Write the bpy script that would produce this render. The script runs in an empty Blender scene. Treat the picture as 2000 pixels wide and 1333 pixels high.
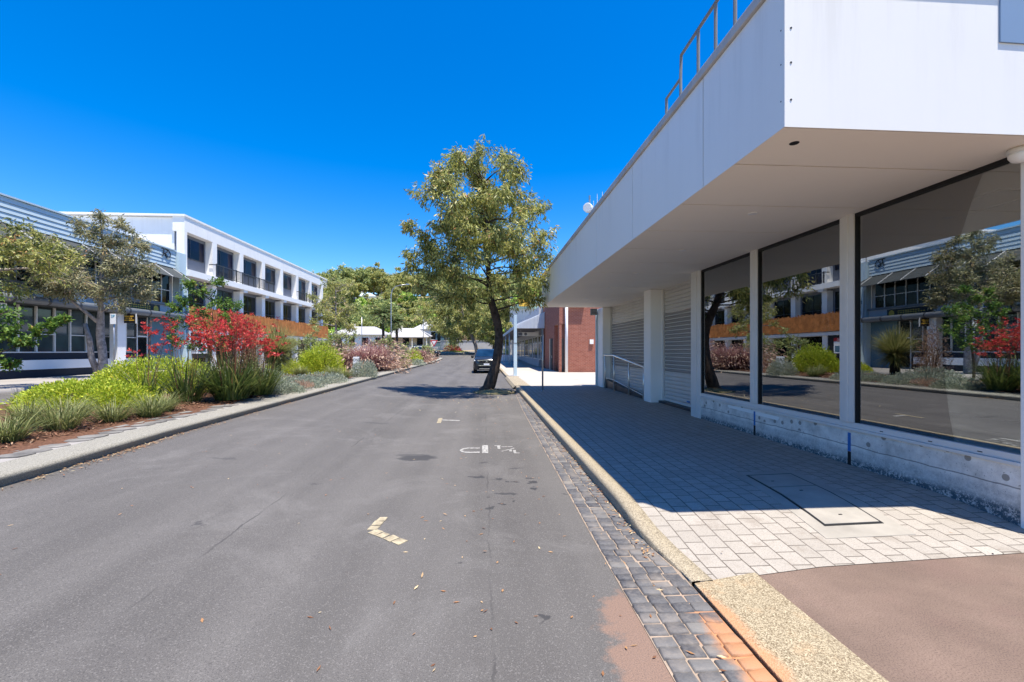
import bpy, math, random
import numpy as np
from mathutils import Vector, Matrix
sc = bpy.context.scene
COL = sc.collection
R = math.radians
PI = math.pi

# ------------------------------------------------------------------ camera
EYE = 1.55
cd = bpy.data.cameras.new('camera')
cam = bpy.data.objects.new('camera', cd)
COL.objects.link(cam)
cam.location = (0, 0, EYE)
cam.rotation_euler = (R(90), 0, -math.atan(56 / 860))
cd.sensor_width = 36
cd.lens = 36 * 860 / 2000
cd.shift_y = 19 / 2000
cd.clip_start = 0.05
cd.clip_end = 3000
sc.camera = cam

# ------------------------------------------------------------------ sky, sun, exposure
SUN = Vector((0.185, -0.213, 1.0)).normalized()
SUN_EL = math.asin(SUN.z)
SUN_AZ = math.atan2(SUN.x, SUN.y)
w = bpy.data.worlds.new('World')
sc.world = w
w.use_nodes = True
nt = w.node_tree
nt.nodes.clear()
sky = nt.nodes.new('ShaderNodeTexSky')
sky.sky_type = 'NISHITA'
sky.sun_disc = False
sky.sun_elevation = SUN_EL
sky.sun_rotation = SUN_AZ
sky.altitude = 0
sky.air_density = 1.0
sky.dust_density = 0.2
sky.ozone_density = 3.0
hs = nt.nodes.new('ShaderNodeHueSaturation')
hs.inputs['Saturation'].default_value = 1.5
hs.inputs['Hue'].default_value = 0.509
hs.inputs['Value'].default_value = 1.0
bg = nt.nodes.new('ShaderNodeBackground')
bg.inputs['Strength'].default_value = 0.086
wo = nt.nodes.new('ShaderNodeOutputWorld')
nt.links.new(sky.outputs[0], hs.inputs['Color'])
nt.links.new(hs.outputs[0], bg.inputs['Color'])
nt.links.new(bg.outputs[0], wo.inputs['Surface'])
sl = bpy.data.lights.new('sun', 'SUN')
sl.energy = 3.3
sl.angle = R(0.5)
sl.color = (1.0, 0.93, 0.82)
so = bpy.data.objects.new('sun', sl)
COL.objects.link(so)
so.rotation_euler = SUN.to_track_quat('Z', 'Y').to_euler()
so.location = (0, 0, 60)
sc.view_settings.view_transform = 'Standard'
sc.view_settings.look = 'None'
sc.view_settings.exposure = 1.47
sc.view_settings.gamma = 1
sc.cycles.max_bounces = 14
sc.cycles.diffuse_bounces = 10
sc.cycles.glossy_bounces = 5
sc.cycles.transparent_max_bounces = 12
sc.cycles.caustics_reflective = False
sc.cycles.caustics_refractive = False
sc.cycles.use_denoising = True

# ------------------------------------------------------------------ materials
MATS = {}


def newmat(name):
    m = bpy.data.materials.new(name)
    m.use_nodes = True
    t = m.node_tree
    return m, t, t.nodes['Principled BSDF']


def N(t, typ, **kw):
    n = t.nodes.new(typ)
    for k, v in kw.items():
        if k in n.inputs:
            n.inputs[k].default_value = v
        else:
            setattr(n, k, v)
    return n


def L(t, a, b):
    t.links.new(a, b)


def math_n(t, op, a, b=None, clamp=False):
    n = t.nodes.new('ShaderNodeMath')
    n.operation = op
    n.use_clamp = clamp
    for i, x in enumerate((a, b)):
        if x is None:
            continue
        if isinstance(x, (int, float)):
            n.inputs[i].default_value = x
        else:
            t.links.new(x, n.inputs[i])
    return n.outputs[0]


def mix_n(t, fac, a, b, blend='MIX'):
    n = t.nodes.new('ShaderNodeMix')
    n.data_type = 'RGBA'
    n.blend_type = blend
    for i, x in ((0, fac), (6, a), (7, b)):
        if isinstance(x, (int, float)):
            n.inputs[i].default_value = x
        elif isinstance(x, tuple):
            n.inputs[i].default_value = (*x[:3], 1)
        else:
            t.links.new(x, n.inputs[i])
    return n.outputs[2]


def coords(t):
    return t.nodes.new('ShaderNodeNewGeometry').outputs['Position']


def noise(t, scale, detail=4, rough=0.6, vec=None, dist=0.0):
    n = N(t, 'ShaderNodeTexNoise')
    n.inputs['Scale'].default_value = scale
    n.inputs['Detail'].default_value = detail
    n.inputs['Roughness'].default_value = rough
    n.inputs['Distortion'].default_value = dist
    L(t, vec if vec is not None else coords(t), n.inputs['Vector'])
    return n.outputs['Fac']


def ramp(t, fac, stops, interp='LINEAR'):
    n = t.nodes.new('ShaderNodeValToRGB')
    n.color_ramp.interpolation = interp
    e = n.color_ramp.elements
    while len(e) < len(stops):
        e.new(0.5)
    for i, (p, c) in enumerate(stops):
        e[i].position = p
        e[i].color = (*c, 1) if len(c) == 3 else c
    L(t, fac, n.inputs[0])
    return n.outputs[0]


def bump(t, b, h, strength=0.3, dist=0.01):
    n = t.nodes.new('ShaderNodeBump')
    n.inputs['Strength'].default_value = strength
    n.inputs['Distance'].default_value = dist
    L(t, h, n.inputs['Height'])
    L(t, n.outputs[0], b.inputs['Normal'])


def simple(name, col, rough=0.6, var=0.12, scale=3.0, spec=0.4, metal=0.0, bmp=0.0, bscale=60.0, dirt=None):
    m, t, b = newmat(name)
    b.inputs['Roughness'].default_value = rough
    b.inputs['Metallic'].default_value = metal
    b.inputs['Specular IOR Level'].default_value = spec
    f = noise(t, scale, 5)
    lo = tuple(max(0, c * (1 - var)) for c in col)
    hi = tuple(min(1, c * (1 + var)) for c in col)
    c = ramp(t, f, [(0.3, lo), (0.7, hi)])
    if dirt:
        f2 = noise(t, dirt[1], 6, 0.7)
        fac = ramp(t, f2, [(dirt[2], (0, 0, 0)), (dirt[2] + 0.2, (1, 1, 1))])
        c = mix_n(t, fac, c, dirt[0])
    L(t, c, b.inputs['Base Color'])
    if bmp:
        bump(t, b, noise(t, bscale, 3), bmp, 0.005)
    MATS[name] = m
    return m


def leafmat(name, stops, rough=0.5, trans=0.32):
    m, t, b = newmat(name)
    a = t.nodes.new('ShaderNodeAttribute')
    a.attribute_name = 'tint'
    c = ramp(t, a.outputs['Fac'], stops)
    L(t, c, b.inputs['Base Color'])
    b.inputs['Roughness'].default_value = rough
    b.inputs['Specular IOR Level'].default_value = 0.35
    tr = t.nodes.new('ShaderNodeBsdfTranslucent')
    L(t, c, tr.inputs['Color'])
    mx = t.nodes.new('ShaderNodeMixShader')
    mx.inputs[0].default_value = trans
    L(t, b.outputs[0], mx.inputs[1])
    L(t, tr.outputs[0], mx.inputs[2])
    L(t, mx.outputs[0], t.nodes['Material Output'].inputs['Surface'])
    MATS[name] = m
    return m


def sstep(t, x, a, b):
    n = t.nodes.new('ShaderNodeMapRange')
    n.interpolation_type = 'SMOOTHSTEP'
    n.inputs[1].default_value = a
    n.inputs[2].default_value = b
    L(t, x, n.inputs[0])
    return n.outputs[0]


def blob(t, px, py, x, y, rx, ry, edge=0.35):
    """1 inside an ellipse with a ragged rim, 0 outside"""
    dx = math_n(t, 'MULTIPLY', math_n(t, 'SUBTRACT', px, x), 1 / rx)
    dy = math_n(t, 'MULTIPLY', math_n(t, 'SUBTRACT', py, y), 1 / ry)
    d = math_n(t, 'ADD', math_n(t, 'MULTIPLY', dx, dx), math_n(t, 'MULTIPLY', dy, dy))
    n = t.nodes.new('ShaderNodeMapRange')
    n.inputs[1].default_value = 1.0
    n.inputs[2].default_value = 1.0 - edge
    L(t, d, n.inputs[0])
    return n.outputs[0]


def asphalt_mat():
    m, t, b = newmat('asphalt')
    p = coords(t)
    sx = t.nodes.new('ShaderNodeSeparateXYZ')
    L(t, p, sx.inputs[0])
    X, Y = sx.outputs[0], sx.outputs[1]
    base = ramp(t, noise(t, 0.55, 4, 0.6), [(0.3, (0.079, 0.0735, 0.0685)), (0.7, (0.113, 0.1055, 0.098))])
    # wheel paths run along the street
    st = t.nodes.new('ShaderNodeVectorMath')
    st.operation = 'MULTIPLY'
    st.inputs[1].default_value = (1.1, 0.03, 1)
    L(t, p, st.inputs[0])
    lanes = noise(t, 1.6, 3, 0.5, st.outputs[0])
    base = mix_n(t, ramp(t, lanes, [(0.36, (0, 0, 0)), (0.68, (0.55, 0.55, 0.55))]), base, (0.16, 0.15, 0.14))
    base = mix_n(t, ramp(t, noise(t, 0.8, 6, 0.72, None, 0.6), [(0.52, (0, 0, 0)), (0.66, (0.5, 0.5, 0.5))]), base, (0.18, 0.17, 0.16))
    grit = noise(t, 150, 3, 0.85)
    base = mix_n(t, ramp(t, grit, [(0.38, (0.75, 0.75, 0.75)), (0.5, (0, 0, 0))]), base, (0.04, 0.038, 0.038))
    vo = N(t, 'ShaderNodeTexVoronoi')
    vo.inputs['Scale'].default_value = 170
    L(t, p, vo.inputs['Vector'])
    vs = t.nodes.new('ShaderNodeSeparateColor')
    L(t, vo.outputs['Color'], vs.inputs[0])
    base = mix_n(t, ramp(t, vs.outputs[0], [(0.85, (0, 0, 0)), (0.97, (0.4, 0.4, 0.4))]), base, (0.24, 0.225, 0.21))
    # ragged coordinates for the oil marks
    dn = N(t, 'ShaderNodeTexNoise')
    dn.inputs['Scale'].default_value = 9
    dn.inputs['Detail'].default_value = 4
    L(t, p, dn.inputs['Vector'])
    dv = t.nodes.new('ShaderNodeVectorMath')
    dv.operation = 'MULTIPLY_ADD'
    dv.inputs[1].default_value = (0.22, 0.22, 0)
    L(t, dn.outputs['Color'], dv.inputs[0])
    L(t, p, dv.inputs[2])
    s2 = t.nodes.new('ShaderNodeSeparateXYZ')
    L(t, dv.outputs[0], s2.inputs[0])
    QX, QY = math_n(t, 'SUBTRACT', s2.outputs[0], 0.11), math_n(t, 'SUBTRACT', s2.outputs[1], 0.11)
    tot = None
    for x, y, rx, ry, k in [(-.95, 6.45, .3, .2, .8), (-1.05, 6.6, .25, .12, .5), (-.08, 5.42, .13, .05, .8), (.18, 5.32, .07, .04, .8),
                            (.58, 5.14, .085, .05, .9), (.57, 4.93, .06, .05, .9), (.56, 5.33, .06, .035, .8), (.23, 4.76, .13, .07, .75),
                            (.07, 4.33, .045, .04, .8), (.29, 5.2, .035, .03, .8), (.37, 5.19, .045, .03, .8), (.42, 5.78, .1, .05, .6),
                            (.0, 6.1, .07, .04, .6), (.05, 4.67, .03, .03, .8), (.2, 4.45, .04, .03, .8), (.85, 4.7, .04, .02, .7),
                            (-2.4, 3.9, .05, .03, .6), (-1.9, 5.1, .08, .03, .4), (-.5, 7.7, .06, .03, .6), (.32, 4.52, .025, .025, .8),
                            (-.2, 3.25, .03, .02, .7), (.35, 2.55, .028, .05, .8), (-3.4, 6.0, .2, .05, .35), (-2.2, 9.2, .3, .1, .35)]:
        e = math_n(t, 'MULTIPLY', blob(t, QX, QY, x, y, rx, ry, 0.5), k)
        tot = e if tot is None else math_n(t, 'MAXIMUM', tot, e)
    sp = noise(t, 5.0, 5, 0.75)
    tot = math_n(t, 'MAXIMUM', tot, math_n(t, 'MULTIPLY', sstep(t, sp, 0.68, 0.76), 0.35))
    base = mix_n(t, tot, base, (0.035, 0.035, 0.037))
    # red dust washed out of the driveway
    rn = noise(t, 2.1, 6, 0.7)
    gx = sstep(t, X, 0.25, 0.95)
    gy = sstep(t, Y, 3.7, 2.2)
    g = math_n(t, 'MULTIPLY', gx, gy)
    red = sstep(t, math_n(t, 'ADD', math_n(t, 'MULTIPLY', g, 0.55), math_n(t, 'MULTIPLY', rn, 0.75)), 0.66, 0.76)
    rg = ramp(t, noise(t, 150, 2, .8), [(0.35, (0.15, 0.1, 0.08)), (0.6, (0.27, 0.165, 0.115))])
    base = mix_n(t, math_n(t, 'MULTIPLY', red, 0.8), base, rg)
    wob = math_n(t, 'MULTIPLY', math_n(t, 'SUBTRACT', noise(t, 1.3, 5, 0.7), 0.5), 0.16)
    for xs, k in ((-2.05, .3), (.05, .22)):
        sm = math_n(t, 'ABSOLUTE', math_n(t, 'ADD', math_n(t, 'SUBTRACT', X, xs), wob))
        base = mix_n(t, math_n(t, 'MULTIPLY', sstep(t, sm, 0.012, 0.003), math_n(t, 'MULTIPLY', sstep(t, noise(t, .9, 3), .42, .6), k * 2.5)), base, (0.04, 0.038, 0.037))
    L(t, base, b.inputs['Base Color'])
    b.inputs['Roughness'].default_value = 0.8
    b.inputs['Specular IOR Level'].default_value = 0.3
    bump(t, b, noise(t, 180, 2, 0.8), 0.5, 0.004)
    return m


def paver_mat(name, c1, c2, mortar, bw, rh, ms=0.004, swap=True, stain=None, offset=0.5, bstr=0.5, speck=True):
    m, t, b = newmat(name)
    p = coords(t)
    s = t.nodes.new('ShaderNodeSeparateXYZ')
    L(t, p, s.inputs[0])
    cmb = t.nodes.new('ShaderNodeCombineXYZ')
    if swap == 'wallX':       # face whose normal is along X: use Y, Z
        L(t, s.outputs[1], cmb.inputs[0]); L(t, s.outputs[2], cmb.inputs[1])
    elif swap == 'wallXY':    # works on both wall directions
        L(t, math_n(t, 'ADD', s.outputs[0], s.outputs[1]), cmb.inputs[0]); L(t, s.outputs[2], cmb.inputs[1])
    elif swap:
        L(t, s.outputs[1], cmb.inputs[0]); L(t, s.outputs[0], cmb.inputs[1])
    else:
        L(t, s.outputs[0], cmb.inputs[0]); L(t, s.outputs[1], cmb.inputs[1])
    br = N(t, 'ShaderNodeTexBrick')
    br.offset = offset
    br.inputs['Scale'].default_value = 1
    br.inputs['Brick Width'].default_value = bw
    br.inputs['Row Height'].default_value = rh
    br.inputs['Mortar Size'].default_value = ms
    br.inputs['Mortar Smooth'].default_value = 0.3
    br.inputs['Bias'].default_value = 0.0
    br.inputs['Color1'].default_value = (*c1, 1)
    br.inputs['Color2'].default_value = (*c2, 1)
    br.inputs['Mortar'].default_value = (*mortar, 1)
    L(t, cmb.outputs[0], br.inputs['Vector'])
    c = br.outputs['Color']
    c = mix_n(t, ramp(t, noise(t, 2.2, 5, 0.65), [(0.35, (0, 0, 0)), (0.75, (0.5, 0.5, 0.5))]), c, tuple(x * 0.72 for x in c1))
    if speck:
        c = mix_n(t, ramp(t, noise(t, 120, 3, 0.85), [(0.38, (0.6, 0.6, 0.6)), (0.54, (0, 0, 0))]), c, tuple(x * 0.45 for x in c1))
    if stain:
        c = mix_n(t, ramp(t, noise(t, stain[1], 5, 0.7), [(stain[2], (0, 0, 0)), (stain[2] + .15, (stain[3],) * 3)]), c, stain[0])
    L(t, c, b.inputs['Base Color'])
    b.inputs['Roughness'].default_value = 0.85
    b.inputs['Specular IOR Level'].default_value = 0.3
    h = math_n(t, 'SUBTRACT', math_n(t, 'MULTIPLY', noise(t, 120, 2), 0.25), math_n(t, 'MULTIPLY', br.outputs['Fac'], 1.0))
    bump(t, b, h, bstr, 0.004)
    MATS[name] = m
    return m


def pebble_mat(name, light, dark, amount=0.5, dirt=None):
    m, t, b = newmat(name)
    vo = N(t, 'ShaderNodeTexVoronoi')
    vo.inputs['Scale'].default_value = 150
    L(t, coords(t), vo.inputs['Vector'])
    sv = t.nodes.new('ShaderNodeSeparateColor')
    L(t, vo.outputs['Color'], sv.inputs[0])
    c = ramp(t, sv.outputs[0], [(0.0, dark), (amount, tuple((a + d) / 2 for a, d in zip(light, dark))), (1.0, light)])
    c = mix_n(t, ramp(t, noise(t, 3, 4), [(0.4, (0, 0, 0)), (0.75, (0.45,) * 3)]), c, tuple(x * 0.7 for x in light))
    if dirt:
        c = mix_n(t, ramp(t, noise(t, 4.5, 5, 0.7), [(0.55, (0, 0, 0)), (0.7, (0.4,) * 3)]), c, dirt)
    L(t, c, b.inputs['Base Color'])
    b.inputs['Roughness'].default_value = 0.8
    bump(t, b, vo.outputs['Distance'], 0.6, 0.006)
    MATS[name] = m
    return m


def glass_mat(name, refl=0.3, tint=(0.8, 0.84, 0.83)):
    m, t, b = newmat(name)
    t.nodes.remove(b)
    g = N(t, 'ShaderNodeBsdfGlossy')
    g.inputs['Roughness'].default_value = 0.0
    g.inputs['Color'].default_value = (0.95, 0.97, 0.97, 1)
    tr = N(t, 'ShaderNodeBsdfTransparent')
    tr.inputs['Color'].default_value = (*tint, 1)
    fr = N(t, 'ShaderNodeFresnel')
    fr.inputs['IOR'].default_value = 1.5
    fac = math_n(t, 'ADD', math_n(t, 'MULTIPLY', fr.outputs[0], 1 - refl), refl, True)
    mx = N(t, 'ShaderNodeMixShader')
    L(t, fac, mx.inputs[0])
    L(t, tr.outputs[0], mx.inputs[1])
    L(t, g.outputs[0], mx.inputs[2])
    L(t, mx.outputs[0], t.nodes['Material Output'].inputs['Surface'])
    MATS[name] = m
    return m


def dark_glass(name, col, rough=0.03, spec=0.8):
    m, t, b = newmat(name)
    b.inputs['Base Color'].default_value = (*col, 1)
    b.inputs['Roughness'].default_value = rough
    b.inputs['Specular IOR Level'].default_value = spec
    c = ramp(t, noise(t, 0.7, 2), [(0.35, tuple(x * 0.5 for x in col)), (0.65, tuple(min(1, x * 1.5) for x in col))])
    L(t, c, b.inputs['Base Color'])
    MATS[name] = m
    return m


M_asph = asphalt_mat()
M_pave = paver_mat('concrete_pavers', (0.405, 0.365, 0.315), (0.35, 0.315, 0.27), (0.075, 0.06, 0.045), 0.172, 0.157, 0.006, stain=((0.2, 0.165, 0.13), 3.4, 0.54, 0.5))
M_conc = simple('pale_concrete', (0.4, 0.37, 0.33), 0.85, 0.12, 1.2, 0.25, bmp=0.25, bscale=90, dirt=((0.3, 0.27, 0.23), 2.3, 0.6))
M_oppave = simple('old_concrete', (0.3, 0.28, 0.26), 0.85, 0.12, 0.8, 0.25, bmp=0.2)
M_kerb = pebble_mat('aggregate_kerb', (0.47, 0.4, 0.28), (0.14, 0.11, 0.075), 0.5)
M_kerbL = pebble_mat('grey_aggregate_kerb', (0.36, 0.34, 0.285), (0.15, 0.14, 0.115), 0.5)
M_pebble = pebble_mat('yellow_pebble_concrete', (0.5, 0.42, 0.28), (0.13, 0.09, 0.045), 0.4, dirt=(0.5, 0.33, 0.18))
M_red = simple('red_asphalt', (0.185, 0.13, 0.1), 0.85, 0.25, 1.6, 0.3, bmp=0.6, bscale=320, dirt=((0.19, 0.125, 0.1), 1.1, 0.5))
def cob_mat():
    m, t, b = newmat('bluestone_cobbles')
    a = t.nodes.new('ShaderNodeAttribute')
    a.attribute_name = 'tint'
    c = ramp(t, a.outputs['Fac'], [(0.0, (0.045, 0.045, 0.052)), (0.6, (0.1, 0.098, 0.1)), (1.0, (0.18, 0.17, 0.155))])
    c = mix_n(t, ramp(t, noise(t, 40, 4, .7), [(0.4, (0, 0, 0)), (0.7, (.5, .5, .5))]), c, (0.17, 0.16, 0.15))
    c = mix_n(t, ramp(t, noise(t, 2.2, 5, .7), [(0.5, (0, 0, 0)), (0.68, (.6, .6, .6))]), c, (0.27, 0.23, 0.19))
    L(t, c, b.inputs['Base Color'])
    b.inputs['Roughness'].default_value = 0.7
    bump(t, b, noise(t, 45, 4, .7), 0.6, 0.006)
    return m


M_cob = cob_mat()
M_joint = simple('sandy_joints', (0.3, 0.235, 0.18), 0.9, 0.3, 6.0, 0.2, bmp=0.4, bscale=120)
M_slate = simple('slate_paving', (0.17, 0.16, 0.145), 0.75, 0.5, 4.0, 0.35, bmp=0.4, bscale=40, dirt=((0.34, 0.28, 0.2), 2.5, 0.58))
M_mulch = simple('bark_mulch', (0.12, 0.06, 0.036), 0.9, 0.6, 30.0, 0.2, bmp=0.9, bscale=50)
M_dirt = simple('dry_earth', (0.3, 0.23, 0.14), 0.95, 0.3, 0.4, 0.2, dirt=((0.13, 0.15, 0.06), 0.12, 0.45))
M_white = simple('white_render', (0.86, 0.85, 0.83), 0.55, 0.03, 0.9, 0.35)
M_fascia = simple('white_fascia_panels', (0.9, 0.87, 0.81), 0.4, 0.02, 0.5, 0.4)
M_soffit = simple('cream_soffit_boards', (0.94, 0.885, 0.79), 0.7, 0.02, 0.8, 0.25)
M_coping = simple('weathered_coping', (0.5, 0.47, 0.44), 0.6, 0.15, 2.0, 0.3, dirt=((0.25, 0.18, 0.13), 6.0, 0.6))
M_alum = simple('white_aluminium_frames', (0.66, 0.65, 0.63), 0.4, 0.05, 2.0, 0.5)
M_black = simple('black_rubber', (0.012, 0.012, 0.013), 0.6, 0.2, 5.0, 0.3)
M_steel = simple('galvanised_steel', (0.45, 0.46, 0.47), 0.35, 0.12, 6.0, 0.5, metal=0.8)
M_rail = simple('brushed_rail', (0.8, 0.78, 0.74), 0.35, 0.08, 5.0, 0.5, metal=0.85)
M_darkmetal = simple('charcoal_metal', (0.035, 0.037, 0.04), 0.45, 0.2, 3.0, 0.5)
M_shut = simple('grey_shutter_slats', (0.56, 0.54, 0.515), 0.45, 0.05, 1.2, 0.45)


def streaky(m, col, k, z0, z1):
    """rain streaks: long vertical marks under the coping"""
    t = m.node_tree
    b = t.nodes['Principled BSDF']
    src = b.inputs['Base Color'].links[0].from_socket
    p = coords(t)
    v = t.nodes.new('ShaderNodeVectorMath'); v.operation = 'MULTIPLY'; v.inputs[1].default_value = (5, 5, .35)
    L(t, p, v.inputs[0])
    sp = t.nodes.new('ShaderNodeSeparateXYZ'); L(t, p, sp.inputs[0])
    n = sstep(t, noise(t, 1.0, 5, .7, v.outputs[0]), .48, .72)
    g = sstep(t, sp.outputs[2], z0, z1)
    L(t, mix_n(t, math_n(t, 'MULTIPLY', math_n(t, 'MULTIPLY', n, math_n(t, 'ADD', math_n(t, 'MULTIPLY', g, .8), .2)), k), src, col), b.inputs['Base Color'])


streaky(M_fascia, (0.5, 0.46, 0.4), .2, 3.4, 4.4)
streaky(M_white, (0.55, 0.52, 0.47), .22, 8.5, 12.2)
M_rawwall = None
M_glass = glass_mat('shopfront_glass', 0.27)
M_navy = dark_glass('navy_window_glass', (0.004, 0.005, 0.026), 0.08, 0.16)
M_dkgl = dark_glass('dark_window_glass', (0.006, 0.009, 0.01), 0.06, 0.22)
M_grngl = dark_glass('blind_behind_glass', (0.035, 0.055, 0.055), 0.05, 0.5)
M_clap = simple('blue_grey_boards', (0.46, 0.56, 0.62), 0.55, 0.04, 1.5, 0.35)
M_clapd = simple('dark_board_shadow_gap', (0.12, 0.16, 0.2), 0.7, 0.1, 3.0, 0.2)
M_fin = simple('pale_blue_render', (0.5, 0.62, 0.68), 0.6, 0.05, 1.0, 0.3)
M_steelblue = simple('steel_blue_paint', (0.1, 0.19, 0.25), 0.6, 0.06, 1.0, 0.3)
M_navywall = simple('deep_navy_paint', (0.012, 0.018, 0.03), 0.6, 0.1, 1.0, 0.3)
M_greywall = simple('light_grey_render', (0.45, 0.46, 0.48), 0.65, 0.06, 1.0, 0.3)
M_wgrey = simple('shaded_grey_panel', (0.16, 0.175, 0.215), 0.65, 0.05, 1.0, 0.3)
M_hood = simple('grey_metal_sunhood', (0.06, 0.066, 0.066), 0.7, 0.1, 2.0, 0.2)
M_gutter = simple('grey_roll_gutter', (0.16, 0.175, 0.19), 0.5, 0.1, 2.0, 0.4)
M_timber = simple('orange_timber_battens', (0.44, 0.18, 0.06), 0.7, 0.35, 2.4, 0.3)
M_brick = paver_mat('red_brick', (0.37, 0.125, 0.08), (0.27, 0.085, 0.055), (0.42, 0.29, 0.23), 0.24, 0.086, 0.007, 'wallXY', bstr=0.4, speck=False)
M_gold = simple('gold_sign_paint', (0.72, 0.43, 0.05), 0.5, 0.1, 8.0, 0.4)
M_signblk = simple('black_sign_board', (0.012, 0.011, 0.012), 0.5, 0.1, 3.0, 0.4)
M_signwht = simple('white_sign_face', (0.8, 0.8, 0.8), 0.5, 0.03, 3.0, 0.4)
M_signred = simple('red_sign_paint', (0.55, 0.02, 0.02), 0.5, 0.05, 3.0, 0.4)
M_teal = simple('teal_sign_paint', (0.03, 0.3, 0.45), 0.5, 0.05, 3.0, 0.4)
M_royal = simple('royal_blue_paint', (0.02, 0.07, 0.4), 0.5, 0.2, 9.0, 0.4)
M_tape = simple('blue_tape', (0.02, 0.14, 0.42), 0.5, 0.15, 9.0, 0.4)
M_roadpaint = simple('worn_white_roadpaint', (0.36, 0.35, 0.325), 0.7, 0.25, 30.0, 0.3, dirt=((0.12, 0.115, 0.11), 24.0, 0.45))
M_yellowbrk = simple('worn_cream_bricks', (0.33, 0.28, 0.19), 0.8, 0.45, 16.0, 0.3, bmp=0.4, bscale=80)
M_bark = simple('dark_grey_bark', (0.075, 0.055, 0.045), 0.9, 0.55, 7.0, 0.2, bmp=0.9, bscale=26)
M_barkp = simple('pale_grey_bark', (0.3, 0.26, 0.24), 0.85, 0.5, 6.0, 0.2, bmp=0.7, bscale=22)
M_roofw = simple('pale_metal_roof', (0.42, 0.41, 0.4), 0.5, 0.04, 1.0, 0.35)
M_roofgrn = simple('pale_green_roof', (0.3, 0.42, 0.35), 0.55, 0.06, 1.0, 0.35)
M_corr = simple('pale_corrugated_metal', (0.62, 0.66, 0.72), 0.4, 0.05, 1.0, 0.4)
M_awnund = simple('awning_underside', (0.18, 0.17, 0.16), 0.7, 0.15, 2.0, 0.3)
M_cream = simple('cream_weatherboard', (0.6, 0.52, 0.4), 0.7, 0.08, 1.0, 0.3)
M_retain = simple('grey_retaining_block', (0.42, 0.42, 0.43), 0.8, 0.08, 0.6, 0.25)
M_carp = simple('dark_grey_car_paint', (0.02, 0.024, 0.03), 0.18, 0.05, 1.0, 0.7)
M_carw = simple('white_car_paint', (0.7, 0.7, 0.7), 0.25, 0.03, 1.0, 0.6)
M_carg = dark_glass('car_glass', (0.01, 0.03, 0.06), 0.02, 1.0)
M_chrome = simple('chrome', (0.75, 0.76, 0.78), 0.15, 0.03, 1.0, 0.5, metal=0.95)
M_tyre = simple('tyre_rubber', (0.015, 0.015, 0.016), 0.85, 0.2, 9.0, 0.2)
M_lamp = simple('headlight_glass', (0.55, 0.58, 0.6), 0.1, 0.1, 9.0, 0.7)
M_orange = simple('orange_plastic', (0.7, 0.14, 0.03), 0.6, 0.1, 3.0, 0.3)
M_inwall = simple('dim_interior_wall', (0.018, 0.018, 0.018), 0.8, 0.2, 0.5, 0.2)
M_inceil = simple('interior_ceiling', (0.92, 0.9, 0.86), 0.8, 0.03, 0.5, 0.2)
M_infloor = simple('interior_floor', (0.6, 0.58, 0.54), 0.7, 0.1, 0.7, 0.2)


def rawwall_mat():
    m, t, b = newmat('patchy_bare_concrete')
    p = coords(t)
    s = t.nodes.new('ShaderNodeSeparateXYZ')
    L(t, p, s.inputs[0])
    Y, Z = s.outputs[1], s.outputs[2]
    c = ramp(t, noise(t, 3.5, 6, 0.7), [(0.32, (0.5, 0.47, 0.43)), (0.5, (0.72, 0.68, 0.63)), (0.66, (0.88, 0.84, 0.78))])
    # scraped rough band near the pavement
    zz = math_n(t, 'ADD', Z, math_n(t, 'MULTIPLY', math_n(t, 'SUBTRACT', noise(t, 2.5, 4), 0.5), 0.05))
    low = sstep(t, zz, 0.36, 0.3)
    rough = ramp(t, noise(t, 38, 4, 0.8), [(0.4, (0.12, 0.14, 0.16)), (0.6, (0.5, 0.5, 0.49))])
    c = mix_n(t, math_n(t, 'MULTIPLY', low, 0.4), c, rough)
    low2 = sstep(t, zz, 0.26, 0.16)
    c = mix_n(t, math_n(t, 'MULTIPLY', low2, math_n(t, 'MULTIPLY', sstep(t, noise(t, 30, 4, 0.8), 0.4, 0.52), 0.95)), c, (0.05, 0.085, 0.11))
    # filled bolt holes
    vo = N(t, 'ShaderNodeTexVoronoi')
    vo.voronoi_dimensions = '2D'
    vo.inputs['Scale'].default_value = 4.6
    vo.inputs['Randomness'].default_value = 1.0
    cm = t.nodes.new('ShaderNodeCombineXYZ')
    L(t, Y, cm.inputs[0]); L(t, Z, cm.inputs[1])
    L(t, cm.outputs[0], vo.inputs['Vector'])
    hole = sstep(t, vo.outputs['Distance'], 0.15, 0.125)
    c = mix_n(t, math_n(t, 'MULTIPLY', math_n(t, 'MULTIPLY', hole, sstep(t, zz, 0.38, 0.41)), 0.8), c, (0.2, 0.18, 0.155))
    pits = noise(t, 55, 2, 0.5)
    c = mix_n(t, ramp(t, pits, [(0.28, (0.7,) * 3), (0.33, (0, 0, 0))]), c, (0.13, 0.12, 0.11))
    # the pour line
    crack = math_n(t, 'ABSOLUTE', math_n(t, 'SUBTRACT', zz, 0.375))
    c = mix_n(t, math_n(t, 'MULTIPLY', sstep(t, crack, 0.009, 0.002), 0.7), c, (0.08, 0.075, 0.07))
    L(t, c, b.inputs['Base Color'])
    b.inputs['Roughness'].default_value = 0.85
    h = math_n(t, 'ADD', noise(t, 60, 4, 0.8), math_n(t, 'MULTIPLY', noise(t, 25, 4, 0.8), low))
    bump(t, b, h, 0.5, 0.012)
    return m


M_rawwall = rawwall_mat()


def gritty(m, scale, col, k):
    t = m.node_tree
    b = t.nodes['Principled BSDF']
    src = b.inputs['Base Color'].links[0].from_socket
    L(t, mix_n(t, ramp(t, noise(t, scale, 2, .8), [(0.4, (k, k, k)), (0.52, (0, 0, 0))]), src, col), b.inputs['Base Color'])


gritty(M_red, 130, (0.07, 0.045, 0.038), .6)
gritty(M_pebble, 110, (0.09, 0.06, 0.03), .55)


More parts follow.
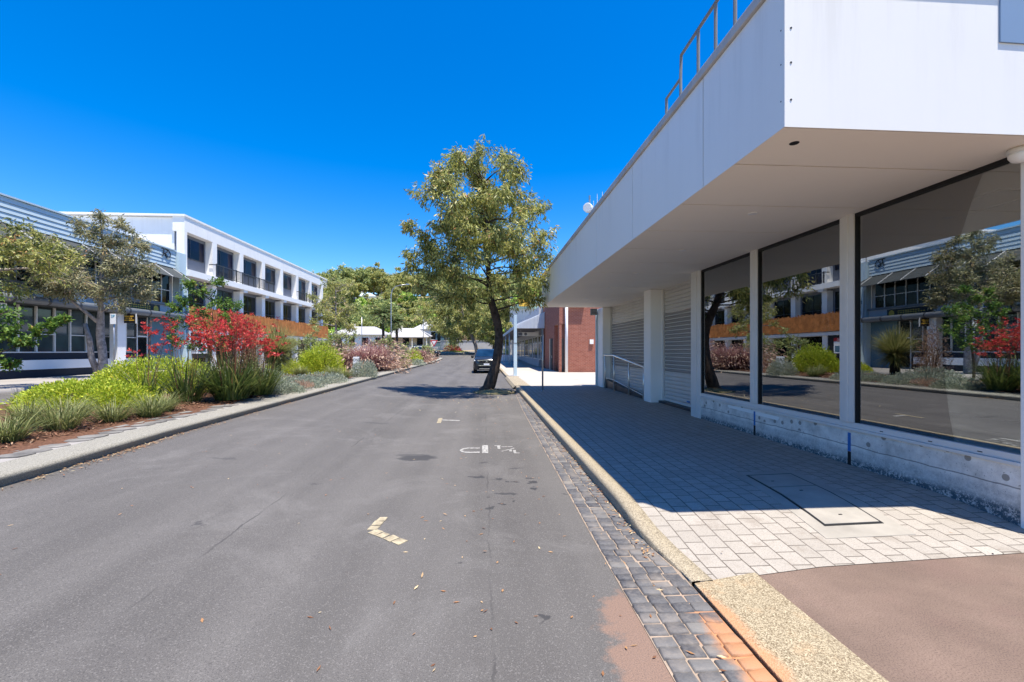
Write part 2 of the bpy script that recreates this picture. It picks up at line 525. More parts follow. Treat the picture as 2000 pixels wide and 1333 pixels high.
def dusty(m, x0, x1, y0, y1, col, k=1.0):
    t = m.node_tree
    b = t.nodes['Principled BSDF']
    src = b.inputs['Base Color'].links[0].from_socket
    sp = t.nodes.new('ShaderNodeSeparateXYZ')
    L(t, coords(t), sp.inputs[0])
    g = math_n(t, 'MULTIPLY', sstep(t, sp.outputs[0], x0, x1), sstep(t, sp.outputs[1], y0, y1))
    r = sstep(t, math_n(t, 'ADD', math_n(t, 'MULTIPLY', g, 0.6), math_n(t, 'MULTIPLY', noise(t, 3.2, 5, 0.7), 0.7)), 0.62, 0.85)
    L(t, mix_n(t, math_n(t, 'MULTIPLY', r, k), src, col), b.inputs['Base Color'])


dusty(M_cob, 1.02, 1.34, 3.1, 2.0, (0.42, 0.2, 0.09), .9)
dusty(M_joint, 1.0, 1.3, 3.4, 2.2, (0.45, 0.21, 0.1), .9)
dusty(M_pebble, 1.6, 1.36, 3.2, 2.4, (0.46, 0.22, 0.1), .75)

M_railgrey = simple('weathered_grey_rail', (0.22, 0.22, 0.22), 0.6, 0.1, 4.0, 0.3)
M_fasciashade = simple('painted_fascia_shade', (0.2, 0.3, 0.45), 0.6, 0.03, 1.0, 0.3)  # blue-grey colour standing for shade on the white fascia
M_cover = simple('cover_concrete', (0.31, 0.285, 0.245), 0.85, 0.15, 3.0, 0.25, bmp=0.3, bscale=120)

# ------------------------------------------------------------------ object helpers
BASE = {}


def tag(o, label=None, cat=None, group=None, kind=None):
    if label: o['label'] = label
    if cat: o['category'] = cat
    if group: o['group'] = group
    if kind: o['kind'] = kind
    return o


def thing(name, label, cat, loc=(0, 0, 0), group=None, rz=0.0):
    o = bpy.data.objects.new(name, None)
    o.empty_display_size = 0.2
    COL.objects.link(o)
    o.location = loc
    o.rotation_euler = (0, 0, rz)
    BASE[o] = Vector(loc)
    return tag(o, label, cat, group)


class MB:
    def __init__(s):
        s.v = []; s.f = []; s.m = []; s.k = 0

    def add(s, vs, fs):
        o = len(s.v)
        s.v += [tuple(v) for v in vs]
        s.f += [tuple(i + o for i in f) for f in fs]
        s.m += [s.k] * len(fs)
        return s

    def box(s, x0, x1, y0, y1, z0, z1):
        return s.add([(x0, y0, z0), (x1, y0, z0), (x1, y1, z0), (x0, y1, z0), (x0, y0, z1), (x1, y0, z1), (x1, y1, z1), (x0, y1, z1)],
                     [(0, 3, 2, 1), (4, 5, 6, 7), (0, 1, 5, 4), (1, 2, 6, 5), (2, 3, 7, 6), (3, 0, 4, 7)])

    def poly(s, pts):
        return s.add(pts, [tuple(range(len(pts)))])

    def prism(s, pts, vec):
        n = len(pts)
        vec = Vector(vec)
        q = [tuple(Vector(p) + vec) for p in pts]
        return s.add(list(pts) + q, [tuple(range(n))[::-1], tuple(range(n, 2 * n))] + [(i, (i + 1) % n, n + (i + 1) % n, n + i) for i in range(n)])

    def bar(s, a, b, wx, wy=None, up=(0, 0, 1)):
        a, b = Vector(a), Vector(b)
        d = (b - a).normalized()
        u = Vector(up)
        if abs(d.dot(u)) > 0.98: u = Vector((0, 1, 0))
        x = d.cross(u).normalized() * wx / 2
        y = x.cross(d).normalized() * (wy or wx) / 2
        return s.prism([tuple(a + x + y), tuple(a - x + y), tuple(a - x - y), tuple(a + x - y)], b - a)

    def tube(s, pts, r, n=8):
        pts = [Vector(p) for p in pts]
        rs = r if isinstance(r, (list, tuple)) else [r] * len(pts)
        vs, fs = [], []
        ref = Vector((0.13, 0.97, 0.2))
        for i, p in enumerate(pts):
            d = (pts[min(i + 1, len(pts) - 1)] - pts[max(i - 1, 0)]).normalized()
            x = d.cross(ref)
            if x.length < 0.05: x = d.cross(Vector((1, 0, 0)))
            x.normalize()
            y = d.cross(x)
            for k in range(n):
                a = 2 * PI * k / n
                vs.append(tuple(p + (x * math.cos(a) + y * math.sin(a)) * rs[i]))
        for i in range(len(pts) - 1):
            for k in range(n):
                k2 = (k + 1) % n
                fs.append((i * n + k, i * n + k2, (i + 1) * n + k2, (i + 1) * n + k))
        fs.append(tuple(range(n))[::-1])
        fs.append(tuple(range((len(pts) - 1) * n, len(pts) * n)))
        return s.add(vs, fs)

    def lathe(s, c, prof, n=16, axis='z'):
        vs, fs = [], []
        for r, h in prof:
            for k in range(n):
                a = 2 * PI * k / n
                p = (r * math.cos(a), r * math.sin(a), h)
                if axis == 'y': p = (p[0], p[2], p[1])
                if axis == 'x': p = (p[2], p[0], p[1])
                vs.append((c[0] + p[0], c[1] + p[1], c[2] + p[2]))
        for i in range(len(prof) - 1):
            for k in range(n):
                k2 = (k + 1) % n
                fs.append((i * n + k, i * n + k2, (i + 1) * n + k2, (i + 1) * n + k))
        fs.append(tuple(range(n))[::-1])
        fs.append(tuple(range((len(prof) - 1) * n, len(prof) * n)))
        return s.add(vs, fs)

    def build(s, name, mats, parent=None, smooth=False, bevel=0.0, local=False, label=None):
        if not isinstance(mats, (list, tuple)): mats = [mats]
        me = bpy.data.meshes.new(name)
        off = Vector((0, 0, 0))
        if parent is not None and not local: off = BASE[parent]
        me.from_pydata([tuple(Vector(v) - off) for v in s.v], [], s.f)
        for m in mats: me.materials.append(m)
        me.polygons.foreach_set('material_index', s.m)
        if smooth: me.polygons.foreach_set('use_smooth', [True] * len(me.polygons))
        me.update()
        o = bpy.data.objects.new(name, me)
        COL.objects.link(o)
        if parent is not None: o.parent = parent
        BASE[o] = off
        if bevel:
            b = o.modifiers.new('bevel', 'BEVEL')
            b.width = bevel
            b.segments = 2
            b.limit_method = 'ANGLE'
        if label: o['label'] = label
        return o


def np_mesh(name, V, F, mat, parent=None, tint=None, kind=None, smooth=False):
    """V (n,3) F (m,k) arrays; tint one value per face"""
    me = bpy.data.meshes.new(name)
    off = np.array(BASE[parent]) if parent is not None else np.zeros(3)
    V = np.asarray(V, dtype=np.float32) - off.astype(np.float32)
    F = np.asarray(F, dtype=np.int32)
    k = F.shape[1]
    me.vertices.add(len(V))
    me.vertices.foreach_set('co', V.ravel())
    me.loops.add(F.size)
    me.loops.foreach_set('vertex_index', F.ravel())
    me.polygons.add(len(F))
    me.polygons.foreach_set('loop_start', np.arange(0, F.size, k, dtype=np.int32))
    try:
        me.polygons.foreach_set('loop_total', np.full(len(F), k, dtype=np.int32))
    except Exception:
        pass
    for m in (mat if isinstance(mat, (list, tuple)) else [mat]): me.materials.append(m)
    if tint is not None:
        at = me.attributes.new('tint', 'FLOAT', 'FACE')
        at.data.foreach_set('value', np.asarray(tint, dtype=np.float32))
    if smooth: me.polygons.foreach_set('use_smooth', np.ones(len(F), dtype=bool))
    me.update()
    me.validate()
    o = bpy.data.objects.new(name, me)
    COL.objects.link(o)
    if parent is not None: o.parent = parent
    BASE[o] = Vector(off)
    if kind: o['kind'] = kind
    return o


def unit(a):
    return a / np.maximum(np.linalg.norm(a, axis=1, keepdims=True), 1e-6)


def leaf_arrays(P, D, Ln, W, rng):
    """rhombic leaves from P along D"""
    D = unit(D)
    S = unit(np.cross(D, rng.normal(size=D.shape)))
    Nn = np.cross(D, S)
    Ln = Ln[:, None]; W = W[:, None]
    a = P
    b = P + D * Ln * 0.45 + S * W * 0.5 + Nn * W * 0.15
    c = P + D * Ln
    d = P + D * Ln * 0.45 - S * W * 0.5 + Nn * W * 0.15
    V = np.stack([a, b, c, d], 1).reshape(-1, 3)
    F = np.arange(len(V)).reshape(-1, 4)
    return V, F


def blade_arrays(P, az, lean, Ln, W, droop, rng, K=4):
    """curved strap blades; az azimuth, lean from vertical (rad), droop extra bend over the length"""
    n = len(P)
    hx, hy = np.cos(az), np.sin(az)
    sx, sy = -hy, hx
    pts = []
    pos = P.copy()
    seg = Ln / K
    for i in range(K + 1):
        wd = W * (1.0 - (i / K) ** 1.6) * (0.7 if i == 0 else 1)
        wd = np.maximum(wd, W * 0.06)
        l = pos + np.stack([sx * wd / 2, sy * wd / 2, np.zeros(n)], 1)
        r = pos - np.stack([sx * wd / 2, sy * wd / 2, np.zeros(n)], 1)
        pts.append(np.stack([l, r], 1))
        ang = lean + droop * ((i + 0.5) / K) ** 1.3
        pos = pos + np.stack([hx * np.sin(ang) * seg, hy * np.sin(ang) * seg, np.cos(ang) * seg], 1)
    A = np.stack(pts, 1)          # n,K+1,2,3
    V = A.reshape(-1, 3)
    base = (np.arange(n) * (K + 1) * 2)[:, None]
    F = []
    for i in range(K):
        F.append(np.concatenate([base + i * 2, base + i * 2 + 1, base + i * 2 + 3, base + i * 2 + 2], 1))
    F = np.stack(F, 1).reshape(-1, 4)
    return V, F, pos


def join(*parts):
    V, F, T = [], [], []
    o = 0
    for v, f, t in parts:
        V.append(v); F.append(f + o); T.append(t)
        o += len(v)
    return np.concatenate(V), np.concatenate(F), np.concatenate(T)

# ------------------------------------------------------------------ the ground
GP = [(-60, 0), (50, 0), (70, 0.37), (100, 1.0), (120, 2.0), (128, 2.6)]


def gz(Y):
    for (a, za), (b, zb) in zip(GP, GP[1:]):
        if Y <= b: return za + (zb - za) * (Y - a) / (b - a)
    return GP[-1][1]


def ss(a, b, x):
    x = min(1, max(0, (x - a) / (b - a)))
    return x * x * (3 - 2 * x)


def hill(X, Y):
    if Y < 128: return gz(Y)
    s = ss(-260, -120, X) * (0.35 + 0.65 * ss(130, 5, X))
    return 2.6 + 32 * s * ss(128, 270, Y) + 1.2 * math.sin(X * 0.11) * math.sin(Y * 0.07) * ss(140, 190, Y)


def grid_sheet(name, xs, ys, zf, mat, kind='structure'):
    V = [(x, y, zf(x, y)) for y in ys for x in xs]
    n = len(xs)
    F = [(j * n + i, j * n + i + 1, (j + 1) * n + i + 1, (j + 1) * n + i) for j in range(len(ys) - 1) for i in range(n - 1)]
    o = np_mesh(name, V, F, mat, kind=kind, smooth=True)
    return o




def cross(x, y):
    """the carriageway climbs gently towards the median"""
    return 0.22 * min(1, max(0, (-1.2 - x) / 3.4)) * (1 - ss(50, 78, y))


YS = [-60, -20, 0, 10, 20, 30, 40, 50, 60, 70, 80, 90, 100, 110, 120, 128, 140, 155, 170, 190, 210, 230, 250, 270, 300, 400, 800, 1500]
XS = [-1500, -700, -400, -260, -220, -190, -160, -140, -120, -100, -80, -60, -45, -30, -15, 0, 15, 30, 45, 60, 80, 110, 150, 250, 500, 1500]
grid_sheet('terrain', XS, YS, lambda x, y: hill(x, y) - 0.05, M_dirt)
YR = [-20, 0, 10, 20, 30, 40, 50, 60, 70, 80, 90, 100, 104]
grid_sheet('road', [-9, -4.6, -3.5, -2.4, -1.2, 0, 1.36], YR, lambda x, y: gz(y) + cross(x, y), M_asph)
grid_sheet('far_carriageway', [-17.8, -15, -12], YR, lambda x, y: gz(y), M_asph)
# the cross street and the roundabout
grid_sheet('side_road', [-45, -17.8, 0, 1.3, 30], [84, 90, 96, 100, 104, 108], lambda x, y: gz(y) + 0.006, M_asph)

# pavement under the canopy: flat slab, ramping down to the driveway
mb = MB()
for a, b in (((1.44, 3.75), (7, 3.95)),):
    pass


def pvz(y):
    return 0.015 + 0.115 * ss(2.85, 4.3, y)


py = [2.9, 3.1, 3.3, 3.5, 3.7, 3.9, 4.1, 4.3, 6, 10, 14, 17.7]
V, F = [], []
for y in py:
    for x in (1.44, 2.4, 3.4, 4.4, 5.2, 8.0):
        e = float(np.interp(x, [1.44, 1.88, 2.4, 4.4, 8.0], [2.83, 2.945, 2.985, 3.11, 3.3]))
        yy = e if y == 2.9 else max(y, e + 0.05 * (y - 2.9))
        V.append((x, yy, 0.013 if y == 2.9 else max(.014, pvz(y))))
for j in range(len(py) - 1):
    for i in range(5):
        F.append((j * 6 + i, j * 6 + i + 1, (j + 1) * 6 + i + 1, (j + 1) * 6 + i))
np_mesh('pavement', V, F, M_pave, kind='structure', smooth=True)
mb = MB()
mb.box(1.44, 5.05, 17.7, 48, -0.1, 0.122)
mb.box(5.05, 30, 17.7, 29.0, -0.1, 0.118)
mb.build('footpath', M_conc, bevel=0.006)['kind'] = 'structure'
mb = MB()
mb.poly([(1.885, -6, 0.008), (30, -6, 0.008), (30, 3.5, 0.008), (4.6, 3.5, 0.008), (1.885, 3.2, 0.008)])
mb.build('driveway', M_red)['kind'] = 'structure'
mb = MB()
mb.prism([(1.36, -6, -0.05), (1.88, -6, -0.05), (1.88, 2.94, -0.05), (1.39, 2.825, -0.05)], (0, 0, 0.066))
mb.build('concrete_strip', M_pebble, bevel=0.006)['kind'] = 'structure'

# right kerb: rounded, dropping at the driveway
prof = lambda z: [(1.292, -0.06), (1.292, z * 0.72), (1.302, z * 0.9), (1.325, z), (1.438, z + 0.002), (1.438, -0.06)]
ys = [2.84, 3.0, 3.3, 3.6, 3.9, 4.2, 4.6, 6, 8, 10, 12, 14, 16, 17.6, 17.75, 24.4, 24.6, 30, 40, 48]
V, F = [], []
for y in ys:
    z = 0.02 + 0.115 * ss(2.9, 4.3, y)
    if 17.7 < y < 24.5: z = 0.03
    sh = 0.09 * (1 - ss(2.8, 3.7, y))
    for x, h in prof(z): V.append((x + sh, y, h + (0 if y < 50 else gz(y))))
for j in range(len(ys) - 1):
    for i in range(5):
        F.append((j * 6 + i, (j + 1) * 6 + i, (j + 1) * 6 + i + 1, j * 6 + i + 1))
kb = np_mesh('kerb', V, F, M_kerb, kind='structure')
mb = MB()
mb.add([(1.29, 17.7, .134), (1.9, 17.7, .134), (1.9, 24.5, .134), (1.29, 24.5, .134), (1.2, 24.5, .03), (1.2, 17.7, .03)],
       [(0, 1, 2, 3), (0, 3, 4, 5)])
mb.build('crossover_ramp', M_kerb)['kind'] = 'structure'

# far part of the right footpath
V, F = [], []
yf = [48, 60, 70, 80]
for y in yf:
    for x, h in ((1.292, -.05), (1.292, .125), (5.06, .125)): V.append((x, y, gz(y) + h))
for j in range(len(yf) - 1):
    for i in range(2): F.append((j * 3 + i, (j + 1) * 3 + i, (j + 1) * 3 + i + 1, j * 3 + i + 1))
np_mesh('far_footpath', V, F, M_conc, kind='structure')

# cobbled gutter: every sett raised a little out of sandy joints
rng = np.random.default_rng(5)
mb = MB()
mb.poly([(0.885, 0.2, .004), (1.37, 0.2, .004), (1.37, 3.0, .004), (1.29, 3.8, .004), (1.29, 17.5, .004), (1.22, 17.5, .004), (1.02, 11.6, .004), (0.9, 3.6, .004)])
mb.build('gutter_bed', M_joint)['kind'] = 'structure'
V, F, T = [], [], []
y = 0.25
row = 0
while y < 16.8:
    rl = rng.uniform(0.085, 0.105)
    x0 = np.interp(y, [0, 3.6, 11.6, 15.7, 17], [0.88, 0.905, 1.03, 1.17, 1.2]) + rng.normal(0, 0.003)
    x1 = np.interp(y, [0, 2.7, 3.7, 17], [1.37, 1.37, 1.285, 1.285])
    n = max(1, int(round((x1 - x0) / 0.118)))
    ws = rng.uniform(0.9, 1.1, n); ws = ws / ws.sum() * (x1 - x0)
    x = x0
    for c in range(n):
        if rng.random() > 0.004:
            g = 0.005
            jx = rng.normal(0, 0.0025, 4); jy = rng.normal(0, 0.003, 4)
            yo = rng.normal(0, 0.005)
            q = [(x + g, y + g), (x + ws[c] - g, y + g), (x + ws[c] - g, y + rl - g), (x + g, y + rl - g)]
            q = [(a + jx[i], b + jy[i] + yo) for i, (a, b) in enumerate(q)]
            h = 0.016 + rng.normal(0, 0.003)
            tilt = rng.normal(0, 0.0025, 4)
            cx = sum(a for a, _ in q) / 4; cy = sum(b for _, b in q) / 4
            o = len(V)
            V += [(a, b, 0.0) for a, b in q]
            V += [(cx + (a - cx) * .95, cy + (b - cy) * .95, h * 0.75) for i, (a, b) in enumerate(q)]
            V += [(cx + (a - cx) * .84, cy + (b - cy) * .84, h + tilt[i]) for i, (a, b) in enumerate(q)]
            for lv in (0, 4):
                for k in range(4):
                    F.append((o + lv + k, o + lv + (k + 1) % 4, o + lv + 4 + (k + 1) % 4, o + lv + 4 + k))
            F.append((o + 8, o + 9, o + 10, o + 11))
            T += [float(np.clip(rng.beta(2, 2.4), 0, 1))] * 9
        x += ws[c]
    y += rl
    row += 1
np_mesh('cobble_gutter', V, F, M_cob, tint=T, kind='structure', smooth=False)

# the median: kerbs, slate edging, garden bed
LK = [(-20, -4.5), (0, -4.6), (5.2, -4.67), (7, -4.83), (8.9, -4.88), (12, -4.93), (17.3, -5.03), (42, -5.4), (58, -5.55), (64, -5.8), (67, -6.4), (69, -8.2)]


def lk(y): return float(np.interp(y, [a for a, _ in LK], [b for _, b in LK]))


ym = [-20, -8, 0, 3, 5, 6, 7, 8, 9, 10, 12, 14, 17, 20, 25, 30, 35, 40, 45, 50, 54, 58, 61, 64, 66, 67, 68, 69]
LZ = lambda y: gz(y) + cross(-4.6, y)
pr = [(-0.04, -0.05), (-0.034, 0.035), (0.0, 0.085), (-0.012, 0.118), (-0.05, 0.132), (-0.46, 0.138)]  # foot undercut, shaped so the lip shades the kerb face
V, F = [], []
for y in ym:
    for dx, h in pr: V.append((lk(y) + dx, y, LZ(y) + h))
for j in range(len(ym) - 1):
    for i in range(5): F.append((j * 6 + i, j * 6 + i + 1, (j + 1) * 6 + i + 1, (j + 1) * 6 + i))
np_mesh('median_kerb', V, F, M_kerbL, kind='structure')
rng = np.random.default_rng(9)
V, F = [], []
for y in np.arange(-4, 30, 0.3):
    wd = float(np.interp(y, [-4, 6, 10, 17, 30], [0.75, 0.7, 0.5, 0.36, 0.28]))
    xa = lk(y) - 0.468
    n = max(1, int(wd / 0.27))
    for c in range(n):
        cx = xa - (c + .5) * wd / n; cy = y + rng.normal(0, .05)
        m = rng.integers(5, 8)
        a0 = rng.uniform(0, 6.28)
        o = len(V)
        h = 0.142 + rng.normal(0, 0.004)
        ring = []
        for k in range(m):
            a = a0 + 2 * PI * k / m
            r = rng.uniform(.8, 1.05)
            ring.append((cx + math.cos(a) * r * wd / n * .54, cy + math.sin(a) * r * 0.165))
        # fan of quads so the array stays regular
        V += [(px, pyy, LZ(y) + h - .03) for px, pyy in ring] + [(px, pyy, LZ(y) + h) for px, pyy in ring] + [(cx, cy, LZ(y) + h)]
        for k in range(m):
            k2 = (k + 1) % m
            F.append((o + k, o + k2, o + m + k2, o + m + k))
            F.append((o + m + k, o + m + k2, o + 2 * m, o + 2 * m))
sb = MB()
sy = list(np.arange(-4, 30.1, 1.0))
for a, b in zip(sy, sy[1:]):
    wa, wb = [float(np.interp(q, [-4, 6, 10, 17, 30], [0.75, 0.7, 0.5, 0.36, 0.28])) + .03 for q in (a, b)]
    sb.poly([(lk(a) - .462, a, LZ(a) + .13), (lk(b) - .462, b, LZ(b) + .13), (lk(b) - .462 - wb, b, LZ(b) + .132), (lk(a) - .462 - wa, a, LZ(a) + .132)][::-1])
sb.build('slate_mortar', M_oppave)['kind'] = 'structure'
me = bpy.data.meshes.new('slate_edging')
me.from_pydata(V, [], [tuple(dict.fromkeys(f)) for f in F])
me.materials.append(M_slate)
so_ = bpy.data.objects.new('slate_edging', me)
COL.objects.link(so_)
so_['kind'] = 'structure'
BED = lambda x, y: LZ(y) + 0.118 + 0.14 * ss(0, 1, (lk(y) - 0.5 - x) / 2.0) - (.12 + cross(-4.6, y)) * ss(-9.2, -12.3, x)
V, F = [], []
for y in ym:
    for i in range(9):
        x = (lk(y) - 0.46) + (-12.55 - lk(y) + 0.46) * i / 8
        V.append((x, y, BED(x, y)))
for j in range(len(ym) - 1):
    for i in range(8): F.append((j * 9 + i, j * 9 + i + 1, (j + 1) * 9 + i + 1, (j + 1) * 9 + i))
np_mesh('garden_bed', V, F, M_mulch, kind='structure', smooth=True)
mb = MB()
V, F = [], []
for y in ym:
    for x, h in ((-12.55, .15), (-12.78, .15), (-12.8, -.05)): V.append((x, y, gz(y) + h))
for j in range(len(ym) - 1):
    for i in range(2): F.append((j * 3 + i, j * 3 + i + 1, (j + 1) * 3 + i + 1, (j + 1) * 3 + i))
np_mesh('far_median_kerb', V, F, M_kerbL, kind='structure')
# the pavement over the road
V, F = [], []
yo = [-20, 10, 30, 50, 60, 70, 84]
for y in yo:
    for x, h in ((-17.7, -.05), (-17.7, .125), (-17.95, .13), (-23.6, .14)): V.append((x, y, gz(y) + h))
for j in range(len(yo) - 1):
    for i in range(3): F.append((j * 4 + i, j * 4 + i + 1, (j + 1) * 4 + i + 1, (j + 1) * 4 + i))
np_mesh('opposite_pavement', V, F, M_oppave, kind='structure')

# painted bay markings
mb = MB()
def mark(pts, z=0.0045, dx=0, dy=0):
    mb.poly([(x + dx, y + dy, z) for x, y in pts])
rng = np.random.default_rng(3)
# P: a stem block and a long loop
mark([(-.02, 7.22), (-.02, 6.66), (.075, 6.66), (.075, 7.22)][::-1])
out = [(-.055, 7.05), (-.25, 7.06), (-.335, 7.0), (-.37, 6.88), (-.335, 6.76), (-.25, 6.69), (-.055, 6.69)]
inn = [(-.055, 6.98), (-.24, 6.99), (-.3, 6.95), (-.325, 6.88), (-.3, 6.81), (-.24, 6.77), (-.055, 6.77)]
for i in range(len(out) - 1): mark([out[i], inn[i], inn[i + 1], out[i + 1]])
# 1/4
mark([(.18, 7.14), (.18, 7.19), (.28, 7.19), (.28, 7.14)][::-1])
mark([(.225, 7.14), (.225, 6.93), (.27, 6.93), (.27, 7.14)])
mark([(.29, 7.1), (.47, 7.1), (.47, 7.06), (.29, 7.06)])
mark([(.27, 6.78), (.49, 7.0), (.49, 6.95), (.29, 6.75)])
mark([(.4, 6.92), (.44, 6.92), (.44, 6.75), (.4, 6.75)])
mark([(.46, 6.84), (.5, 6.84), (.5, 6.62), (.46, 6.62)])
mark([(.5, 6.66), (.55, 6.66), (.55, 6.62), (.5, 6.62)])
mark([(-.92, 9.98), (-.52, 9.86), (-.52, 9.74), (-.92, 9.86)])
mb.build('road_markings', M_roadpaint)['kind'] = 'structure'
mb = MB()
def brick_run(pts, n, wd):
    a, b = Vector((*pts[0], 0)), Vector((*pts[1], 0))
    d = (b - a)
    s = Vector((-d.y, d.x, 0)).normalized() * wd / 2
    for i in range(n):
        p = a + d * ((i + .07) / n); q = a + d * ((i + .93) / n)
        j = [Vector((*rng.normal(0, .004, 2), 0)) for _ in range(4)]
        mb.prism([tuple(p - s + j[0]), tuple(q - s + j[1]), tuple(q + s + j[2]), tuple(p + s + j[3])], (0, 0, 0.006))
brick_run([(-.92, 4.17), (-.965, 3.86)], 3, .085)
brick_run([(-.955, 3.85), (-.64, 3.59)], 4, .095)
brick_run([(-.975, 10.2), (-.955, 9.5)], 4, .09)
mb.build('bay_corner_bricks', M_yellowbrk)['kind'] = 'structure'

# ------------------------------------------------------------------ the corner shop on the right
WXP, CX, ZS, ZT = 4.55, 2.26, 3.23, 4.46
shop = thing('shop_building', 'white single-storey corner shop with deep flat canopy and bare concrete plinth on the right', 'building', (4.55, 10, 0.1))
mb = MB()
# street fascia in panels with thin open joints, then the return over the corner
jy = [3.17, 4.40, 6.56, 8.7, 10.85, 13.0, 15.1, 16.9]
for a, b in zip(jy, jy[1:]):
    mb.box(CX, CX + 0.007, a + (0.008 if a == 3.17 else 0.007), b - 0.007, ZS + 0.004, ZT - 0.1)
jx = [CX, 4.66, 7.06, 9.46, 11.86, 14.26]
for a, b in zip(jx, jx[1:]):
    mb.box(a + (0 if a == CX else .003), b - .003, 3.17, 3.177, ZS + 0.004, ZT - 0.1)
mb.box(CX + .009, 14, 16.87, 16.9, ZS + .004, ZT - .1)
mb.build('fascia', M_fascia, shop)
mb = MB()
mb.box(CX + 0.009, 14.2, 3.179, 16.868, ZS + 0.017, ZT - 0.14)
mb.build('canopy_core', M_darkmetal, shop)
mb = MB()
mb.box(CX - 0.03, CX + 0.16, 3.14, 16.93, ZT - 0.095, ZT)
mb.box(CX + 0.16, 14.2, 3.14, 3.33, ZT - 0.095, ZT)
mb.build('coping', M_coping, shop, bevel=0.008)
mb = MB()
mb.box(CX + .16, 14.2, 3.33, 16.9, ZT - .139, ZT - .11)
mb.build('roof', M_wgrey, shop)
# bolts along the corner trim
mb = MB()
for z in (3.44, 3.72, 3.98, 4.22):
    mb = MB(); mb.lathe((CX + .05, 3.168, z), [(0.006, -.002), (0.009, 0.0), (0.004, .006)], 8, 'y'); mb.build('bolt', M_darkmetal, shop)
    mb = MB(); mb.lathe((CX - .001, 3.21, z + .005), [(0.004, -.002), (0.006, 0.0)], 8, 'x'); mb.build('bolt', M_darkmetal, shop)
mb = MB()
js = [3.18, 3.84, 4.93, 6.03, 7.13, 8.23, 9.33, 10.43, 11.53, 12.63, 13.73, 14.83, 15.93, 16.87]
for a, b in zip(js, js[1:]):
    mb.box(CX + 0.01, 4.98 if a > 9 else WXP + .02, a + 0.009, b - 0.009, ZS + 0.006, ZS + 0.014)
mb.build('soffit', M_soffit, shop)
mb = MB()
for x, y in ((3.3, 5.2), (3.34, 7.19), (3.34, 9.4), (3.34, 11.6), (3.3, 14)):
    mb = MB(); mb.lathe((x, y, ZS - 0.004), [(0.055, 0.012), (0.055, 0.004), (0.04, 0.0), (0.0, 0.002)], 20); mb.build('downlight', M_white, shop)
mb = MB()
mb.lathe((2.52, 3.42, ZS), [(0.04, 0.01), (0.035, 0.003), (0.0, 0.003)], 14)
mb.build('fitting_hole', M_black, shop)

# plinth wall with bare patched concrete
mb = MB()
mb.box(WXP, WXP + .25, 3.44, 8.99, -.05, 0.565)
mb.build('plinth_wall', M_rawwall, shop)
mb = MB()
for y0, y1, z0, z1 in ((7.12, 7.9, .485, .545), (6.5, 7.1, .47, .53)):
    pts = [(WXP - .002, y0 + .03, z0), (WXP - .002, y1, z0 + .01), (WXP - .002, y1 + .04, z1 - .02), (WXP - .002, y1, z1), (WXP - .002, y0, z1)]
    mb = MB(); mb.prism(pts, (.002, 0, 0)); mb.build('paint_patch', M_white, shop)
for yy, k in ((7.12, 0), (5.2, 1)):
    mb = MB(); mb.box(WXP - .004, WXP + .001, yy - .022, yy + .022, 0.30, 0.53)
    mb.build('tape_strip', M_tape, shop)
    mb = MB(); mb.box(WXP - .004, WXP + .001, yy - .024, yy + .022, 0.13, 0.297)
    mb.build('tape_strip', M_black, shop)
# sill, mullions, head
mb = MB()
mb.box(WXP - 0.03, WXP + 0.2, 3.44, 9.0, 0.567, 0.6)
mb.box(WXP - 0.006, WXP + 0.12, 3.44, 9.0, 0.601, 0.665)
for a, b in ((8.94, 9.36), (7.03, 7.22), (5.12, 5.33)):
    mb.box(WXP - 0.02, WXP + 0.14, a, b, 0.666 if a < 8.9 else 0.05, ZS + .005)
    mb.box(WXP - 0.032, WXP - 0.0205, a + (b - a) * .35, a + (b - a) * .65, 0.666 if a < 8.9 else .05, ZS + .004)
mb.build('window_frame', M_alum, shop, bevel=0.004)
mb = MB()
mb.box(WXP + .0, WXP + .06, 3.44, 8.94, ZS - .035, ZS + .004)
for y in (8.925, 7.015, 5.105):
    mb.box(WXP + 0.0, WXP + .05, y, y + .014, 0.667, ZS - .036)
mb.build('glazing_seal', M_black, shop)
for a, b in ((3.46, 5.118), (5.332, 7.028), (7.222, 8.938)):
    mb = MB(); mb.box(WXP + .03, WXP + .04, a, b, 0.666, ZS - .034)
    mb.build('window_pane', M_glass, shop)
mb = MB()
for y in (3.75, 4.2, 4.75):
    mb = MB(); mb.box(WXP - .009, WXP - .006, y - .02, y + .02, 0.622, 0.63); mb.build('weep_slot', M_black, shop)
# corner pier, return wall
mb = MB()
mb.box(WXP - .015, WXP + .3, 3.2, 3.44, -.05, ZS + .004)
mb.box(WXP + .3, 14, 3.25, 3.43, -.05, ZS + .004)
mb.build('corner_pier', M_white, shop, bevel=.006)
